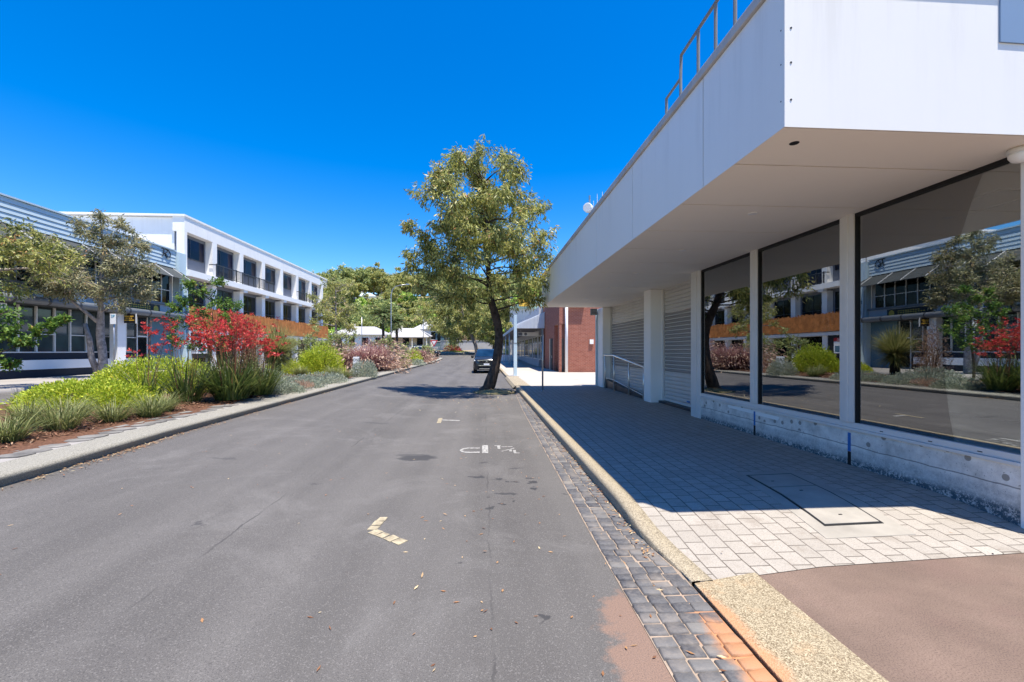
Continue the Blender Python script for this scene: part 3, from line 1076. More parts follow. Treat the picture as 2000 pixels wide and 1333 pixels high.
# roller doors, columns, end wall
for a, b in ((9.9, 11.75), (12.75, 16.75)):
    d = MB()
    z = 0.27
    first = True
    while z < ZS - .02:
        h = 0.1
        mid = 0.95 < z < 2.5
        if mid:     # perforated see-through slats, deeper ribs
            d.k = 1
            d.prism([(4.98, a, z + .03), (4.955, a, z + .045), (4.955, a, z + .085), (4.98, a, z + .1), (5.0, a, z + .1), (5.0, a, z + .03)], (0, b - a, 0))
            d.k = 0
            d.box(4.945, 4.953, a, b, z, z + .028)
            d.k = 1
            d.box(4.954, 4.99, a, b, z, z + .029)
        else:
            d.k = 0
            d.prism([(4.962, a, z + .004), (4.95, a, z + .02), (4.95, a, z + .08), (4.962, a, z + .097), (4.99, a, z + .097), (4.99, a, z + .004)], (0, b - a, 0))
        z += h
    sh = d.build('roller_door', [M_shut, simple('shutter_mesh_slats', (0.3, 0.285, 0.27), 0.5, 0.06, 2.0, 0.4)], shop)
    m2 = MB(); m2.box(4.935, 5.0, a, b, 0.2, 0.268)
    m2.build('bottom_rail', M_alum, sh)
    m2 = MB(); m2.box(4.93, 4.94, a + .35, a + .5, .3, .335)
    m2.build('lock_plate', M_tape, sh)
    m2 = MB(); m2.box(4.9, 4.945, a - .05, a - .002, .13, ZS); m2.build('guide_rail', M_alum, sh)
    m2 = MB(); m2.box(4.9, 4.945, b + .002, b + .05, .13, ZS); m2.build('guide_rail', M_alum, sh)
mb = MB()
mb.box(4.8, 5.2, 9.36, 11.8, .05, .19)
mb.build('threshold', M_darkmetal, shop)
mb = MB()
mb.box(4.57, 5.06, 11.8, 12.3, 0.05, ZS + .004)
mb.build('pillar', M_white, shop, bevel=.01)
mb = MB()
mb.box(4.62, 5.06, 16.82, 17.5, .05, ZS + .004)
mb.box(4.62, 14, 17.5, 17.62, .05, ZS + .004)
mb.box(5.0, 5.1, 12.3, 16.82, 2.9, ZS + .004)
mb.build('end_wall', M_white, shop, bevel=.006)
mb = MB()
mb.box(4.54, 4.615, 17.55, 17.63, .1, ZS)
mb.build('corner_post', M_fin, shop)
mb = MB()
mb.box(4.30, 4.53, 17.3, 17.5, ZS - .25, ZS)
mb.build('corner_bracket', M_darkmetal, shop)
# ramp landing behind the handrail
mb = MB()
mb.prism([(4.7, 16.8, .05), (4.7, 16.8, .45), (4.7, 12.6, .18), (4.7, 12.6, .05)], (.25, 0, 0))
mb.build('entry_ramp', M_darkmetal, shop)
# the room inside
mb = MB()
mb.box(4.85, 10.4, 3.46, 9.3, 0.0, 0.15)
mb.build('shop_floor', M_infloor, shop)
mb = MB()
mb.box(4.62, 10.4, 3.46, 9.3, ZS - .012, ZS + .015)
mb.build('shop_ceiling', M_inceil, shop)
mb = MB()
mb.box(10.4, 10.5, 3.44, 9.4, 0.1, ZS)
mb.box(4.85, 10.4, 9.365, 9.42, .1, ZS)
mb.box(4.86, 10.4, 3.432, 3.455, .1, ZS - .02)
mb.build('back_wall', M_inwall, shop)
mb = MB()
hx0, hx1, hy0, hy1 = 5.3, 5.9, 4.2, 5.05
for a, b, c, d in ((hx0, hx1, hy0, hy0 + .025), (hx0, hx1, hy1 - .025, hy1), (hx0, hx0 + .025, hy0 + .025, hy1 - .025), (hx1 - .025, hx1, hy0 + .025, hy1 - .025)):
    mb.box(a, b, c, d, ZS - .02, ZS - .0125)
mb.build('ceiling_hatch', M_black, shop)
# shade on the corner fascia, painted as a thin blue-grey plate
mb = MB()
mb.prism([(4.0, 3.158, 3.945), (4.55, 3.158, 3.935), (4.55, 3.158, 4.36), (4.0, 3.158, 4.36)], (0, .011, 0))
t = thing('fascia_shade', 'blue-grey patch of painted shade on the white corner fascia at the top right', 'panel', (4.3, 3.145, 4.0))
mb.build('panel', M_fasciashade, t)

# dome lamp
t = thing('dome_lamp', 'small white dome wall lamp under the canopy at the right edge', 'lamp', (4.455, 3.38, 3.2))
mb = MB(); mb.lathe((4.455, 3.38, 3.21), [(0.0, .02), (.075, .02), (.08, 0.0), (.075, -.02)], 24); mb.build('base', M_alum, t, smooth=True)
mb = MB(); mb.lathe((4.455, 3.38, 3.19), [(.073, 0), (.071, -.027), (.054, -.058), (.027, -.073), (.002, -.077)], 24); mb.build('dome', M_white, t, smooth=True)

# roof guard rail
t = thing('roof_railing', 'tubular steel guard railing on the roof edge of the white shop', 'railing', (2.7, 5.2, 4.35))
RX = 2.72
mb = MB()
mb.tube([(RX, 6.39, 4.35), (RX, 6.39, 5.3), (RX, 5.92, 5.31), (RX, 5.9, 5.62), (RX, 4.5, 5.64), (RX, 3.4, 5.64), (RX, 3.4, 4.35)], .021, 8)
mb.build('top_rail', M_railgrey, t)
for y in (5.42, 5.0, 4.6):
    mb = MB(); mb.tube([(RX, y, 4.35), (RX, y, 5.63)], .021, 8); mb.build('post', M_railgrey, t)
mb = MB(); mb.tube([(RX, 5.92, 5.31), (RX, 5.9, 4.35)], .021, 8); mb.build('post', M_railgrey, t)
for y, z in ((5.9, 5.0), (5.42, 5.0), (5.0, 5.0)):
    mb = MB(); mb.tube([(RX, y, z), (RX + .45, y, 4.36)], .011, 6); mb.build('brace', M_railgrey, t)

# antennas
t = thing('antenna_mast', 'white drum dish and whip antennas on the roof of the white shop', 'antenna', (3.4, 14, 4.4))
mb = MB(); mb.tube([(3.42, 14, 4.35), (3.42, 14, 6.55)], .03, 8); mb.tube([(3.42, 14, 5.9), (3.95, 14.1, 5.9)], .02, 6); mb.build('mast', M_steel, t)
mb = MB()
q = MB(); q.lathe((0, 0, 0), [(0.02, -.07), (.135, -.07), (.145, -.06), (.145, .06), (.12, .09), (0.02, .1)], 24, 'x')
rot = Matrix.Rotation(R(55), 3, 'Z')
mb.v = [tuple(rot @ Vector(v) + Vector((3.34, 13.9, 6.12))) for v in q.v]; mb.f = q.f; mb.m = q.m
mb.build('dish', M_white, t)
for x, h in ((3.56, 6.4), (3.68, 6.62), (3.85, 6.7), (3.93, 6.6)):
    mb = MB(); mb.tube([(x, 14.05, 5.9), (x, 14.05, 6.1)], .025, 6); mb.tube([(x, 14.05, 6.1), (x, 14.05, h)], .008, 5); mb.build('whip', M_white, t)

# handrail by the roller doors
t = thing('handrail', 'low brushed steel handrail beside the shop ramp', 'handrail', (4.65, 14.5, .13))
hy = [(16.6, 1.38, .46), (15.45, 1.36, .36), (13.85, 1.2, .28), (12.55, 1.07, .18)]
mb = MB()
mb.tube([(4.66, 16.7, 1.38), (4.66, 15.5, 1.38), (4.66, 12.5, 1.08), (4.66, 12.36, 1.04), (4.66, 12.32, .96), (4.66, 12.4, .88), (4.66, 12.5, .87)], .03, 10)
mb.build('rail', M_rail, t, smooth=True)
for y, z1, z0 in hy:
    m2 = MB(); m2.tube([(4.66, y, .1), (4.66, y, z1)], .027, 8); m2.build('post', M_rail, t, smooth=True)
mb = MB(); mb.tube([(4.66, 16.5, .52), (4.66, 15.5, .5), (4.66, 12.55, .24)], .016, 8)
mb.build('kick_rail', M_rail, t, smooth=True)

# access cover in the pavement
t = thing('access_cover', 'rectangular concrete access cover with dark frame set in the paving', 'cover', (3.2, 4.2, .12))
cz = [pvz(y) for y in (3.53, 4.83)]
Q = [(2.87, 3.53), (3.42, 3.55), (3.54, 4.86), (2.98, 4.82)]
def cv(u, v):
    a = Vector((*Q[0], 0)).lerp(Vector((*Q[1], 0)), u); b = Vector((*Q[3], 0)).lerp(Vector((*Q[2], 0)), u)
    p = a.lerp(b, v)
    return (p.x, p.y, pvz(p.y))
def lid(u0, u1, v0, v1, dz, hh):
    mb = MB()
    n = 4
    for i in range(n):
        va, vb = v0 + (v1 - v0) * i / n, v0 + (v1 - v0) * (i + 1) / n
        p = [cv(u0, va), cv(u1, va), cv(u1, vb), cv(u0, vb)]
        mb.prism([(x, y, z + dz) for x, y, z in p], (0, 0, hh))
    return mb
lid(-.22, 1.22, -.14, 1.1, -.02, .024).build('surround', M_cover, t)
lid(0, 1, 0, 1, -.015, .0215).build('frame', M_black, t)
lid(.04, .96, .022, .646, -.01, .0195).build('lid', M_cover, t)
lid(.04, .96, .662, .978, -.01, .0195).build('lid', M_cover, t)
for u, v in ((.5, .13), (.5, .55), (.3, .8)):
    lid(u - .03, u + .03, v - .006, v + .006, .008, .003).build('lifting_slot', M_black, t)

# steel sign post without sign on the pavement
t = thing('steel_post', 'thin grey steel post standing on the pavement by the kerb', 'post', (2.09, 15.45, .13))
mb = MB(); mb.tube([(2.09, 15.45, .1), (2.09, 15.45, 2.35)], .03, 10); mb.build('pole', M_steel, t, smooth=True)
mb = MB(); mb.lathe((2.09, 15.45, .13), [(.06, 0), (.06, .012), (.034, .02)], 12); mb.build('base_collar', M_steel, t)

# ------------------------------------------------------------------ brick shop, awning shops beyond
bs = thing('brick_building', 'red brick corner building with recessed doorway beyond the white shop', 'building', (7, 32, .12))
mb = MB()
mb.box(5.46, 16, 29.1, 40, .1, 6.2)
mb.box(5.06, 5.45, 31.2, 36, .1, 6.2)
mb.box(5.06, 5.22, 29.13, 29.6, .1, 3.349)
mb.box(5.06, 5.45, 29.12, 31.2, 3.35, 6.2)
mb.build('wall', M_brick, bs)
mb = MB(); mb.box(5.0, 16.1, 29.0, 36.1, 6.2, 6.45); mb.build('parapet_cap', M_coping, bs)
mb = MB(); mb.box(5.44, 5.47, 29.6, 31.2, .12, 2.4); mb.build('recess_wall', M_darkmetal, bs)
mb = MB(); mb.box(5.03, 5.058, 31.9, 32.9, .13, 2.45); d = mb.build('door', M_navywall, bs)
mb = MB(); mb.box(5.02, 5.056, 32.95, 33.25, .13, 2.45); mb.build('side_panel', M_cream, bs)
mb = MB(); mb.box(5.0, 5.03, 32.1, 32.14, 1.0, 1.2); mb.build('handle', M_steel, d)
mb = MB(); mb.tube([(5.52, 29.0, .12), (5.52, 29.0, 6.0)], .1, 10); mb.build('downpipe', M_white, bs, smooth=True)
mb = MB(); mb.box(5.75, 6.75, 28.84, 29.095, 4.5, 5.1); mb.build('added_shadow_box', M_alum, bs, bevel=.02)  # unseen box, added to cast a shadow on the brick face
mb = MB(); mb.box(7.1, 7.35, 29.0, 29.09, 2.0, 2.3); mb.build('meter_box', M_white, bs)

ar = thing('awning_shops', 'row of pale shopfronts under a sloping verandah awning past the brick building', 'building', (6, 55, .12))
mb = MB()
mb.box(5.06, 14, 40, 78, .1, 5.6)
mb.build('wall', M_greywall, ar)
mb = MB()
mb.prism([(2.62, 36.2, 3.62), (5.1, 36.2, 4.72), (5.1, 36.2, 4.78), (2.6, 36.2, 3.68)], (0, 40, 0))
mb.build('awning_roof', M_corr, ar)
mb = MB()
mb.prism([(2.68, 36.25, 3.42), (5.04, 36.25, 3.42), (5.04, 36.25, 3.46), (2.68, 36.25, 3.46)], (0, 40, 0))
mb.build('awning_ceiling', M_awnund, ar)
mb = MB()
n = 42
for i in range(n):
    x0 = 2.62 + (5.05 - 2.62) * i / n; x1 = 2.62 + (5.05 - 2.62) * (i + 1) / n
    zt = 3.62 + 1.08 * (x0 - 2.62) / 2.43
    o = 0.0 if i % 2 else 0.035
    mb.box(x0, x1, 36.14 - o, 36.2, 3.4, zt)
mb.build('awning_end', M_corr, ar)
mb = MB()
mb.box(2.56, 2.66, 36.1, 76, 3.4, 3.62)
mb.build('awning_gutter', M_fin, ar)
y = 36.6
k = 0
while y < 72:
    wd = [1.5, 1.1, 1.9, 1.0][k % 4]
    m2 = MB(); m2.box(5.0, 5.055, y, y + wd, .75, 2.9); wn = m2.build('window', M_alum, ar)
    m2 = MB()
    m2.box(4.985, 4.998, y + .08, y + wd / 2 - .03, .85, 2.2); m2.box(4.985, 4.998, y + wd / 2 + .03, y + wd - .08, .85, 2.2)
    m2.box(4.985, 4.998, y + .08, y + wd - .08, 2.28, 2.82)
    m2.build('pane', M_dkgl, wn)
    y += wd + [.5, .9, .35, 1.4][k % 4]
    k += 1
y = 38.5
while y < 76:
    m2 = MB(); m2.tube([(2.72, y, gz(y) + .1), (2.72, y, 3.42)], .05, 8); m2.build('verandah_post', M_fin, ar, smooth=True)
    y += 7.5
t = thing('hanging_sign', 'white lightbox sign hanging beneath the far verandah awning', 'sign', (4.0, 39, 2.9))
mb = MB(); mb.box(3.1, 4.9, 38.95, 39.1, 2.86, 3.2); mb.build('sign_box', M_signwht, t)
mb = MB(); mb.box(3.1, 3.45, 38.93, 38.948, 2.9, 3.16); mb.lathe((3.75, 38.94, 3.03), [(.13, .0), (.1, -.012)], 14, 'y'); mb.build('sign_mark', M_wgrey, t)
mb = MB(); mb.box(3.3, 3.33, 39.0, 39.03, 3.2, 3.42); mb.box(4.6, 4.63, 39.0, 39.03, 3.2, 3.42); mb.build('hanger', M_steel, t)

t = thing('white_pole', 'tall pale steel pole on the kerb before the brick building', 'pole', (1.78, 24.6, .12))
mb = MB(); mb.box(1.69, 1.88, 24.51, 24.69, .1, 1.95); mb.box(1.7, 1.87, 24.52, 24.68, 1.98, 3.55); mb.build('shaft', M_fin, t, bevel=.01)
mb = MB(); mb.box(1.68, 1.89, 24.5, 24.7, 1.95, 1.98); mb.build('band', M_steel, t)
mb = MB(); mb.box(1.55, 2.02, 24.37, 24.84, .12, .16); mb.build('base_plate', M_coping, t)

t = thing('planter_tub', 'orange planter tub with a small shrub at the far cafe', 'planter', (3.0, 58, .27))
mb = MB(); mb.lathe((3.0, 58, gz(58) + .12), [(.32, 0), (.42, .75), (.46, .8), (.4, .8), (.38, .7)], 16); mb.build('tub', M_orange, t, smooth=True)
cafe_pl = t
t = thing('cafe_barrier', 'low white cafe barrier panels on the far footpath', 'barrier', (2.6, 55, .2))
mb = MB()
for i in range(4): mb.box(2.0 + i * .55, 2.5 + i * .55, 55, 55.04, gz(55) + .2, gz(55) + .95)
mb.build('panel', M_signwht, t)
mb = MB()
for i in range(5): mb.box(1.96 + i * .55, 1.99 + i * .55, 55, 55.04, gz(55) + .12, gz(55) + 1.0)
mb.build('frame', M_steel, t)

t = thing('green_roof_building', 'building with pale green metal roof showing above the verandah', 'building', (12, 84, .6))
mb = MB(); mb.box(4.8, 24, 80, 98, .4, 9.2); mb.build('wall', M_greywall, t)
mb = MB(); mb.prism([(4.2, 79.4, 9.2), (24.6, 79.4, 9.2), (14.4, 79.4, 13.2)], (0, 19, 0)); mb.build('roof', M_roofgrn, t)
mb = MB(); mb.box(6.4, 8.4, 79.2, 79.38, 9.6, 10.8); mb.build('sign_panel', M_gold, t)

# ------------------------------------------------------------------ lettering
def text(name, s, size, loc, right, up, mat, parent, ext=0.004, align='CENTER'):
    cu = bpy.data.curves.new(name, 'FONT')
    cu.body = s
    cu.size = size
    cu.extrude = ext
    cu.align_x = align
    cu.align_y = 'CENTER'
    cu.resolution_u = 2
    o = bpy.data.objects.new(name, cu)
    COL.objects.link(o)
    dg = bpy.context.evaluated_depsgraph_get()
    me = bpy.data.meshes.new_from_object(o.evaluated_get(dg))
    bpy.data.objects.remove(o)
    r, u = Vector(right).normalized(), Vector(up).normalized()
    M = Matrix((r, u, r.cross(u))).transposed().to_4x4()
    M.translation = Vector(loc) - (BASE[parent] if parent else Vector())
    me.transform(M)
    me.name = name
    me.materials.clear(); me.materials.append(mat)
    ob = bpy.data.objects.new(name, me)
    COL.objects.link(ob)
    if parent: ob.parent = parent
    BASE[ob] = Vector(BASE[parent]) if parent else Vector()
    return ob


# ------------------------------------------------------------------ grey boarded building on the left
FX = -23.5
gb = thing('boarded_building', 'two-storey grey building with pale blue boarded parapet and sloping sunhood on the left', 'building', (-26, 24, .14))
mb = MB()
mb.box(-42, FX - .32, 6, 35.4, 4.0, 9.0)
mb.box(-42, FX - .5, 6, 35.4, .1, 4.0)
mb.build('wall', M_greywall, gb)
mb = MB()
nb = 5
for i in range(nb):
    z0 = 7.85 + i * .262; z1 = z0 + .25
    mb.prism([(FX - .02, 6, z0), (FX - .3, 6, z0), (FX - .3, 6, z1), (FX - .055, 6, z1)], (0, 29.35, 0))
mb.build('boarding', M_clap, gb)
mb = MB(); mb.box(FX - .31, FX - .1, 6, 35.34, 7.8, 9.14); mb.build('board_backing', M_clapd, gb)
mb = MB(); mb.box(FX - .34, FX + .03, 6, 35.4, 9.165, 9.25); mb.build('parapet_cap', M_clap, gb)
mb = MB()
mb.prism([(FX - .08, 6, 7.8), (FX + 1.2, 6, 6.9), (FX + 1.2, 6, 6.86), (FX - .08, 6, 7.7)], (0, 29.6, 0))
hd = mb.build('sunhood', M_hood, gb)
mb = MB()
for y in np.arange(6.6, 35.7, 1.9):
    mb = MB(); mb.bar((FX - .07, y, 7.815), (FX + 1.22, y, 6.905), .05, .05); mb.build('rib', M_alum, hd)
# upper windows
for y in np.arange(10.08, 34.2, .92):
    m2 = MB(); m2.box(FX - .31, FX - .2, y, y + .919, 5.1, 7.6); uw = m2.build('upper_window', M_dkgl, gb)
    m2 = MB(); m2.box(FX - .199, FX - .13, y, y + .06, 5.1, 7.6); m2.box(FX - .199, FX - .14, y + .061, y + .919, 6.05, 6.1); m2.build('frame', M_alum, uw)
mb = MB(); mb.box(FX - .3, FX + .12, 6, 35.35, 4.93, 5.09); mb.build('ledge', M_gutter, gb)
mb = MB(); mb.box(FX - .3, FX, 6, 35.35, 3.98, 4.925); mb.build('sign_band', M_greywall, gb)
mb = MB(); mb.box(FX - .5, FX + .7, 6, 35.35, 3.93, 3.98); mb.build('verandah_roof', M_hood, gb)
mb = MB(); mb.tube([(FX + .72, 6, 4.12), (FX + .72, 35.35, 4.12)], .21, 14); gt = mb.build('roll_gutter', M_gutter, gb, smooth=True)
mb = MB()
for y in np.arange(7, 35.3, 1.75): 
    mb = MB(); mb.tube([(FX + .72, y, 4.12), (FX + .72, y + .12, 4.12)], .222, 14); mb.build('bracket', M_darkmetal, gt)
# ground floor
ml = [21.0, 22.0, 23.03, 24.21, 25.13, 26.13, 27.06, 28.1, 29.03, 30.1, 31.03, 31.9, 32.97]
ml = [12.0, 13.0, 14.0, 15.0, 16.0, 17.0, 18.0, 19.0, 20.0] + ml
for k, (a, b) in enumerate(zip(ml, ml[1:])):
    if a > 31.5: continue
    m2 = MB(); m2.box(FX - .49, FX - .4, a, b - .001, 1.5, 3.93); sw = m2.build('shopfront_window', M_grngl, gb)
    m2 = MB(); m2.box(FX - .399, FX - .3, a - .035, a + .035, 1.5, 3.93)
    if k % 2: m2.box(FX - .399, FX - .31, a + .036, b - .036, 2.42, 2.47)
    m2.build('frame', M_alum, sw)
mb = MB(); mb.box(FX - .399, FX - .25, 6, 31.9, 1.44, 1.499); mb.build('shopfront_sill', M_alum, gb)
mb = MB(); mb.box(FX - .395, FX - .36, 32.0, 32.9, .3, 3.85); dr = mb.build('door', M_dkgl, gb)
mb = MB(); mb.box(FX - .359, FX - .31, 31.94, 32.02, .2, 3.9); mb.box(FX - .359, FX - .31, 32.86, 32.94, .2, 3.9); mb.box(FX - .359, FX - .31, 32.021, 32.859, 2.5, 2.6); mb.build('door_frame', M_alum, dr)
mb = MB(); mb.box(FX - .45, FX - .28, 6, 31.85, .14, 1.44); mb.box(FX - .45, FX - .02, 6, 31.4, .14, .56); mb.build('base_wall', M_navywall, gb)
mb = MB(); mb.box(FX - .279, FX + .02, 6, 31.45, .561, 1.06); mb.build('planter_wall', M_white, gb)
mb = MB(); mb.box(FX - .5, FX - .2, 33.0, 35.35, .14, 3.93); mb.build('blue_wall', M_steelblue, gb)
mb = MB(); mb.box(FX + .03, FX + .5, 29.3, 29.95, .13, 3.92); mb.build('pillar', M_white, gb)
mb = MB()
mb.box(FX - .3, FX + .2, 35.4, 36.2, .13, 9.1)
mb.prism([(FX + .201, 35.45, .13), (FX + .75, 35.45, .13), (FX + .35, 35.45, 6.7), (FX + .201, 35.45, 6.7)], (0, .1, 0))
mb.prism([(FX + .201, 36.0, .13), (FX + .75, 36.0, .13), (FX + .35, 36.0, 6.7), (FX + .201, 36.0, 6.7)], (0, .1, 0))
fin = mb.build('corner_fin', M_fin, gb)
mb = MB()
for z in np.arange(.8, 6.2, .95): mb.box(FX + .2, FX + .55 - z * .03, 35.56, 35.99, z, z + .3)
mb.build('fin_bands', M_steelblue, fin)
# monogram of joined strokes on the boards
mb = MB()
X0 = FX + .02
q = lambda pts: [(X0, 33.75 + a * .058, 8.42 + b * .047) for a, b in pts]
mb.tube(q([(1, 13.5), (2.2, 14.2), (4, 14), (5.4, 13.4), (4.6, 9), (3.6, 4), (2.6, 1.2), (1.2, 1)]), .028, 6)
mb.tube(q([(5.4, 13.4), (9, 14.2), (13, 13.2), (16, 10), (17, 6.5), (16, 3), (13.5, 1), (11, .6), (8.5, 3), (6.5, 6.8), (4.4, 8)]), .028, 6)
mb.tube(q([(6.5, 6.8), (10, 9.5), (11.8, 12), (11, 13.6)]), .024, 6)
mb.tube(q([(8, 7.4), (10.4, 4.6), (12.2, 2.2)]), .024, 6)
mb.build('monogram', M_black, gb)


def board(name, label, cat, x, y0, y1, z0, z1, mat, th=.04):
    t = thing(name, label, cat, (x, (y0 + y1) / 2, z0))
    mb = MB(); mb.box(x, x + th, y0, y1, z0, z1)
    mb.build('board', mat, t)
    return t


t = board('fascia_sign', 'black fascia sign with gold roundel above the roll gutter', 'sign', FX + .005, 30.0, 33.6, 4.2, 4.86, M_signblk)
mb = MB(); mb.lathe((FX + .05, 33.2, 4.55), [(.24, 0), (.24, .008)], 20, 'x'); mb.build('roundel', M_gold, t)
mb = MB()
for r, (z, n0) in enumerate(((4.68, 9), (4.54, 11), (4.4, 8))):
    for i in range(n0):
        y = 32.6 - i * .2
        mb.box(FX + .046, FX + .052, y - .07, y + .07, z - .035, z + .035)
mb.build('lettering', M_gold, t)
t = thing('hanging_shop_sign', 'black hanging sign with gold roundel and three gold text lines under the verandah', 'sign', (FX + .6, 29.8, 3.45))
mb = MB(); mb.box(FX + .02, FX + 1.2, 29.8, 29.86, 3.33, 3.9); mb.build('board', M_signblk, t)
mb = MB(); mb.lathe((FX + .28, 29.795, 3.64), [(.17, .0), (.17, -.01)], 20, 'y'); mb.build('roundel', M_gold, t)
mb = MB()
for z, n0 in ((3.76, 7), (3.64, 4), (3.51, 8)):
    for i in range(n0):
        x = FX + .8 + (i - (n0 - 1) / 2) * .082 * (1.3 if n0 == 4 else 1)
        mb.box(x - .03, x + .03, 29.79, 29.799, z - .032, z + .032)
mb.build('lettering', M_gold, t)
mb = MB(); mb.box(FX + 1.201, FX + 1.24, 29.79, 29.86, 3.3, 3.93); mb.build('end_bar', M_alum, t)
t = board('striped_banner', 'white banner with yellow and blue stripes on the sign band behind the tree', 'banner', FX + .005, 24.7, 27.6, 4.1, 4.9, M_signwht)
for a, b, m in ((25.1, 25.4, M_gold), (25.62, 25.78, M_teal), (25.86, 26.02, M_teal), (26.2, 26.7, M_royal)):
    mb = MB(); mb.box(FX + .0455, FX + .05, a, b, 4.14, 4.86); mb.build('stripe', m, t)
t = board('lightbox_sign', 'white lightbox with blue upright marks under the verandah at the left edge', 'sign', FX + .3, 21.6, 22.9, 3.5, 3.85, M_signwht, .15)
mb = MB()
for i in range(7): mb.box(FX + .4505, FX + .454, 21.75 + i * .16, 21.82 + i * .16, 3.55, 3.8)
mb.build('marks', M_royal, t)

# ------------------------------------------------------------------ white three-storey building
wb = thing('white_office_building', 'white three-storey building with recessed windows and orange timber batten screen', 'building', (-30, 52, .2))
mb = MB()
mb.box(-42, FX - .9, 36.5, 68, 3.3, 12.1)
mb.build('wall', M_white, wb)
mb = MB()
mb.box(FX - .899, FX, 36.3, 68, 11.0, 12.15)
mb.build('fascia', M_white, wb)
mb = MB(); mb.box(-42.1, FX + .06, 36.2, 68.1, 12.151, 12.3); mb.build('parapet_cap', M_white, wb)
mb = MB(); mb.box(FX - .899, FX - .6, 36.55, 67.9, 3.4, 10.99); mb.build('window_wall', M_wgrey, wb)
cols = [(36.3, 36.62)] + [(39.9 + 4.3 * i, 40.55 + 4.3 * i) for i in range(7)]
for a, b in cols:
    m2 = MB(); m2.box(FX - .598, FX, a, b, 7.95, 10.995); m2.build('upper_column', M_white, wb)
    m2 = MB(); m2.box(FX - .598, FX, a, b, 3.42, 7.28); m2.build('lower_column', M_white, wb)
mb = MB()
mb.box(FX - .598, FX + .45, 36.2, 68, 7.45, 7.945)
for a, b in cols[1:]: mb.box(FX + .002, FX + .4, a, b, 7.2, 7.449)
mb.build('floor_ledge', M_white, wb)
ea = [36.62] + [b for a, b in cols[1:]]
eb = [a for a, b in cols[1:]] + [67.8]
for i, (a, b) in enumerate(zip(ea, eb)):
    door = i in (1, 5)
    z0 = 8.0 if door else 9.1
    m2 = MB(); m2.box(FX - .599, FX - .55, a + .3, b - .32, z0, 10.7); wn = m2.build('upper_window', M_navy, wb)
    m2 = MB(); m2.box(FX - .549, FX - .52, a + .3, b - .32, z0, z0 + .06); m2.box(FX - .549, FX - .52, (a + b) / 2 - .5, (a + b) / 2 - .45, z0 + .061, 10.7); m2.box(FX - .549, FX - .52, a + .28, a + .33, z0 + .061, 10.7); m2.box(FX - .549, FX - .52, b - .35, b - .3, z0 + .061, 10.7)
    m2.build('frame', M_darkmetal, wn)
    m2 = MB(); m2.box(FX - .599, FX - .55, a + .3, b - .32, 4.3, 7.1); wn = m2.build('lower_window', M_dkgl, wb)
    m2 = MB(); m2.box(FX - .549, FX - .52, (a + b) / 2 - .04, (a + b) / 2 + .02, 4.3, 7.1); m2.box(FX - .549, FX - .521, a + .3, b - .32, 5.5, 5.56); m2.build('frame', M_darkmetal, wn)
for y0, y1 in ((39.8, 50.2), (57.2, 62.4)):
    m2 = MB()
    m2.box(FX + .36, FX + .42, y0, y1, 8.98, 9.05); m2.box(FX + .37, FX + .41, y0, y1, 8.05, 8.1)
    for y in np.arange(y0, y1 + .01, 1.04): m2.box(FX + .355, FX + .425, y - .035, y + .035, 7.946, 9.1)
    m2.box(FX - .2, FX + .35, y0 - .03, y0 + .03, 8.98, 9.05)
    rl = m2.build('balcony_rail', M_darkmetal, wb)
    m2 = MB()
    for y in np.arange(y0 + .1, y1, .12): m2.box(FX + .382, FX + .398, y - .01, y + .01, 8.101, 8.979)
    m2.build('balusters', M_darkmetal, rl)
mb = MB()
rr = random.Random(4)
y = 36.35
while y < 67.5:
    mb.box(FX + .3, FX + .37, y, y + .062, 3.38 + rr.uniform(-.02, .02), 5.1 + rr.uniform(-.08, .1))
    y += .15
mb.build('batten_screen', M_timber, wb)
mb = MB(); mb.box(FX + .22, FX + .29, 36.3, 67.5, 3.5, 3.58); mb.box(FX + .22, FX + .29, 36.3, 67.5, 4.85, 4.93); mb.build('screen_rail', M_darkmetal, wb)
mb = MB(); mb.box(-42, FX + .2, 36.4, 68, 3.0, 3.32); mb.build('first_floor_slab', M_white, wb)
mb = MB(); mb.box(-42, FX - 1.6, 36.5, 67.9, .1, 2.99); mb.build('ground_floor_glazing', M_dkgl, wb)
for a, b in cols[1:]:
    m2 = MB(); m2.box(FX - .6, FX - .05, a, b, .1, 2.99); m2.build('ground_column', M_white, wb)
t = thing('leasing_board', 'black board with red FOR LEASE band and white property panel', 'sign', (FX + .1, 38, .4))
mb = MB(); mb.box(FX + .1, FX + .15, 36.4, 39.6, .95, 3.15); mb.build('board', M_signblk, t)
mb = MB(); mb.box(FX + .151, FX + .158, 36.75, 38.9, 2.42, 2.74); mb.build('red_band', M_signred, t)
text('lettering', 'FOR LEASE', .3, (FX + .162, 37.82, 2.58), (0, 1, 0), (0, 0, 1), M_signwht, t)
mb = MB(); mb.box(FX + .151, FX + .158, 36.75, 38.9, 1.32, 2.4); mb.build('white_panel', M_signwht, t)
mb = MB(); mb.box(FX + .159, FX + .162, 37.75, 38.75, 1.42, 2.0); mb.build('photo_patch', M_steelblue, t)
mb = MB()
for i in range(6): mb.box(FX + .159, FX + .162, 36.82, 37.55 - .06 * (i % 3), 1.44 + i * .14, 1.5 + i * .14)
mb.build('text_lines', M_wgrey, t)
mb = MB(); mb.box(FX + .02, FX + .099, 36.6, 36.7, .13, 3.1); mb.box(FX + .02, FX + .099, 39.3, 39.4, .13, 3.1); mb.build('post', M_darkmetal, t)

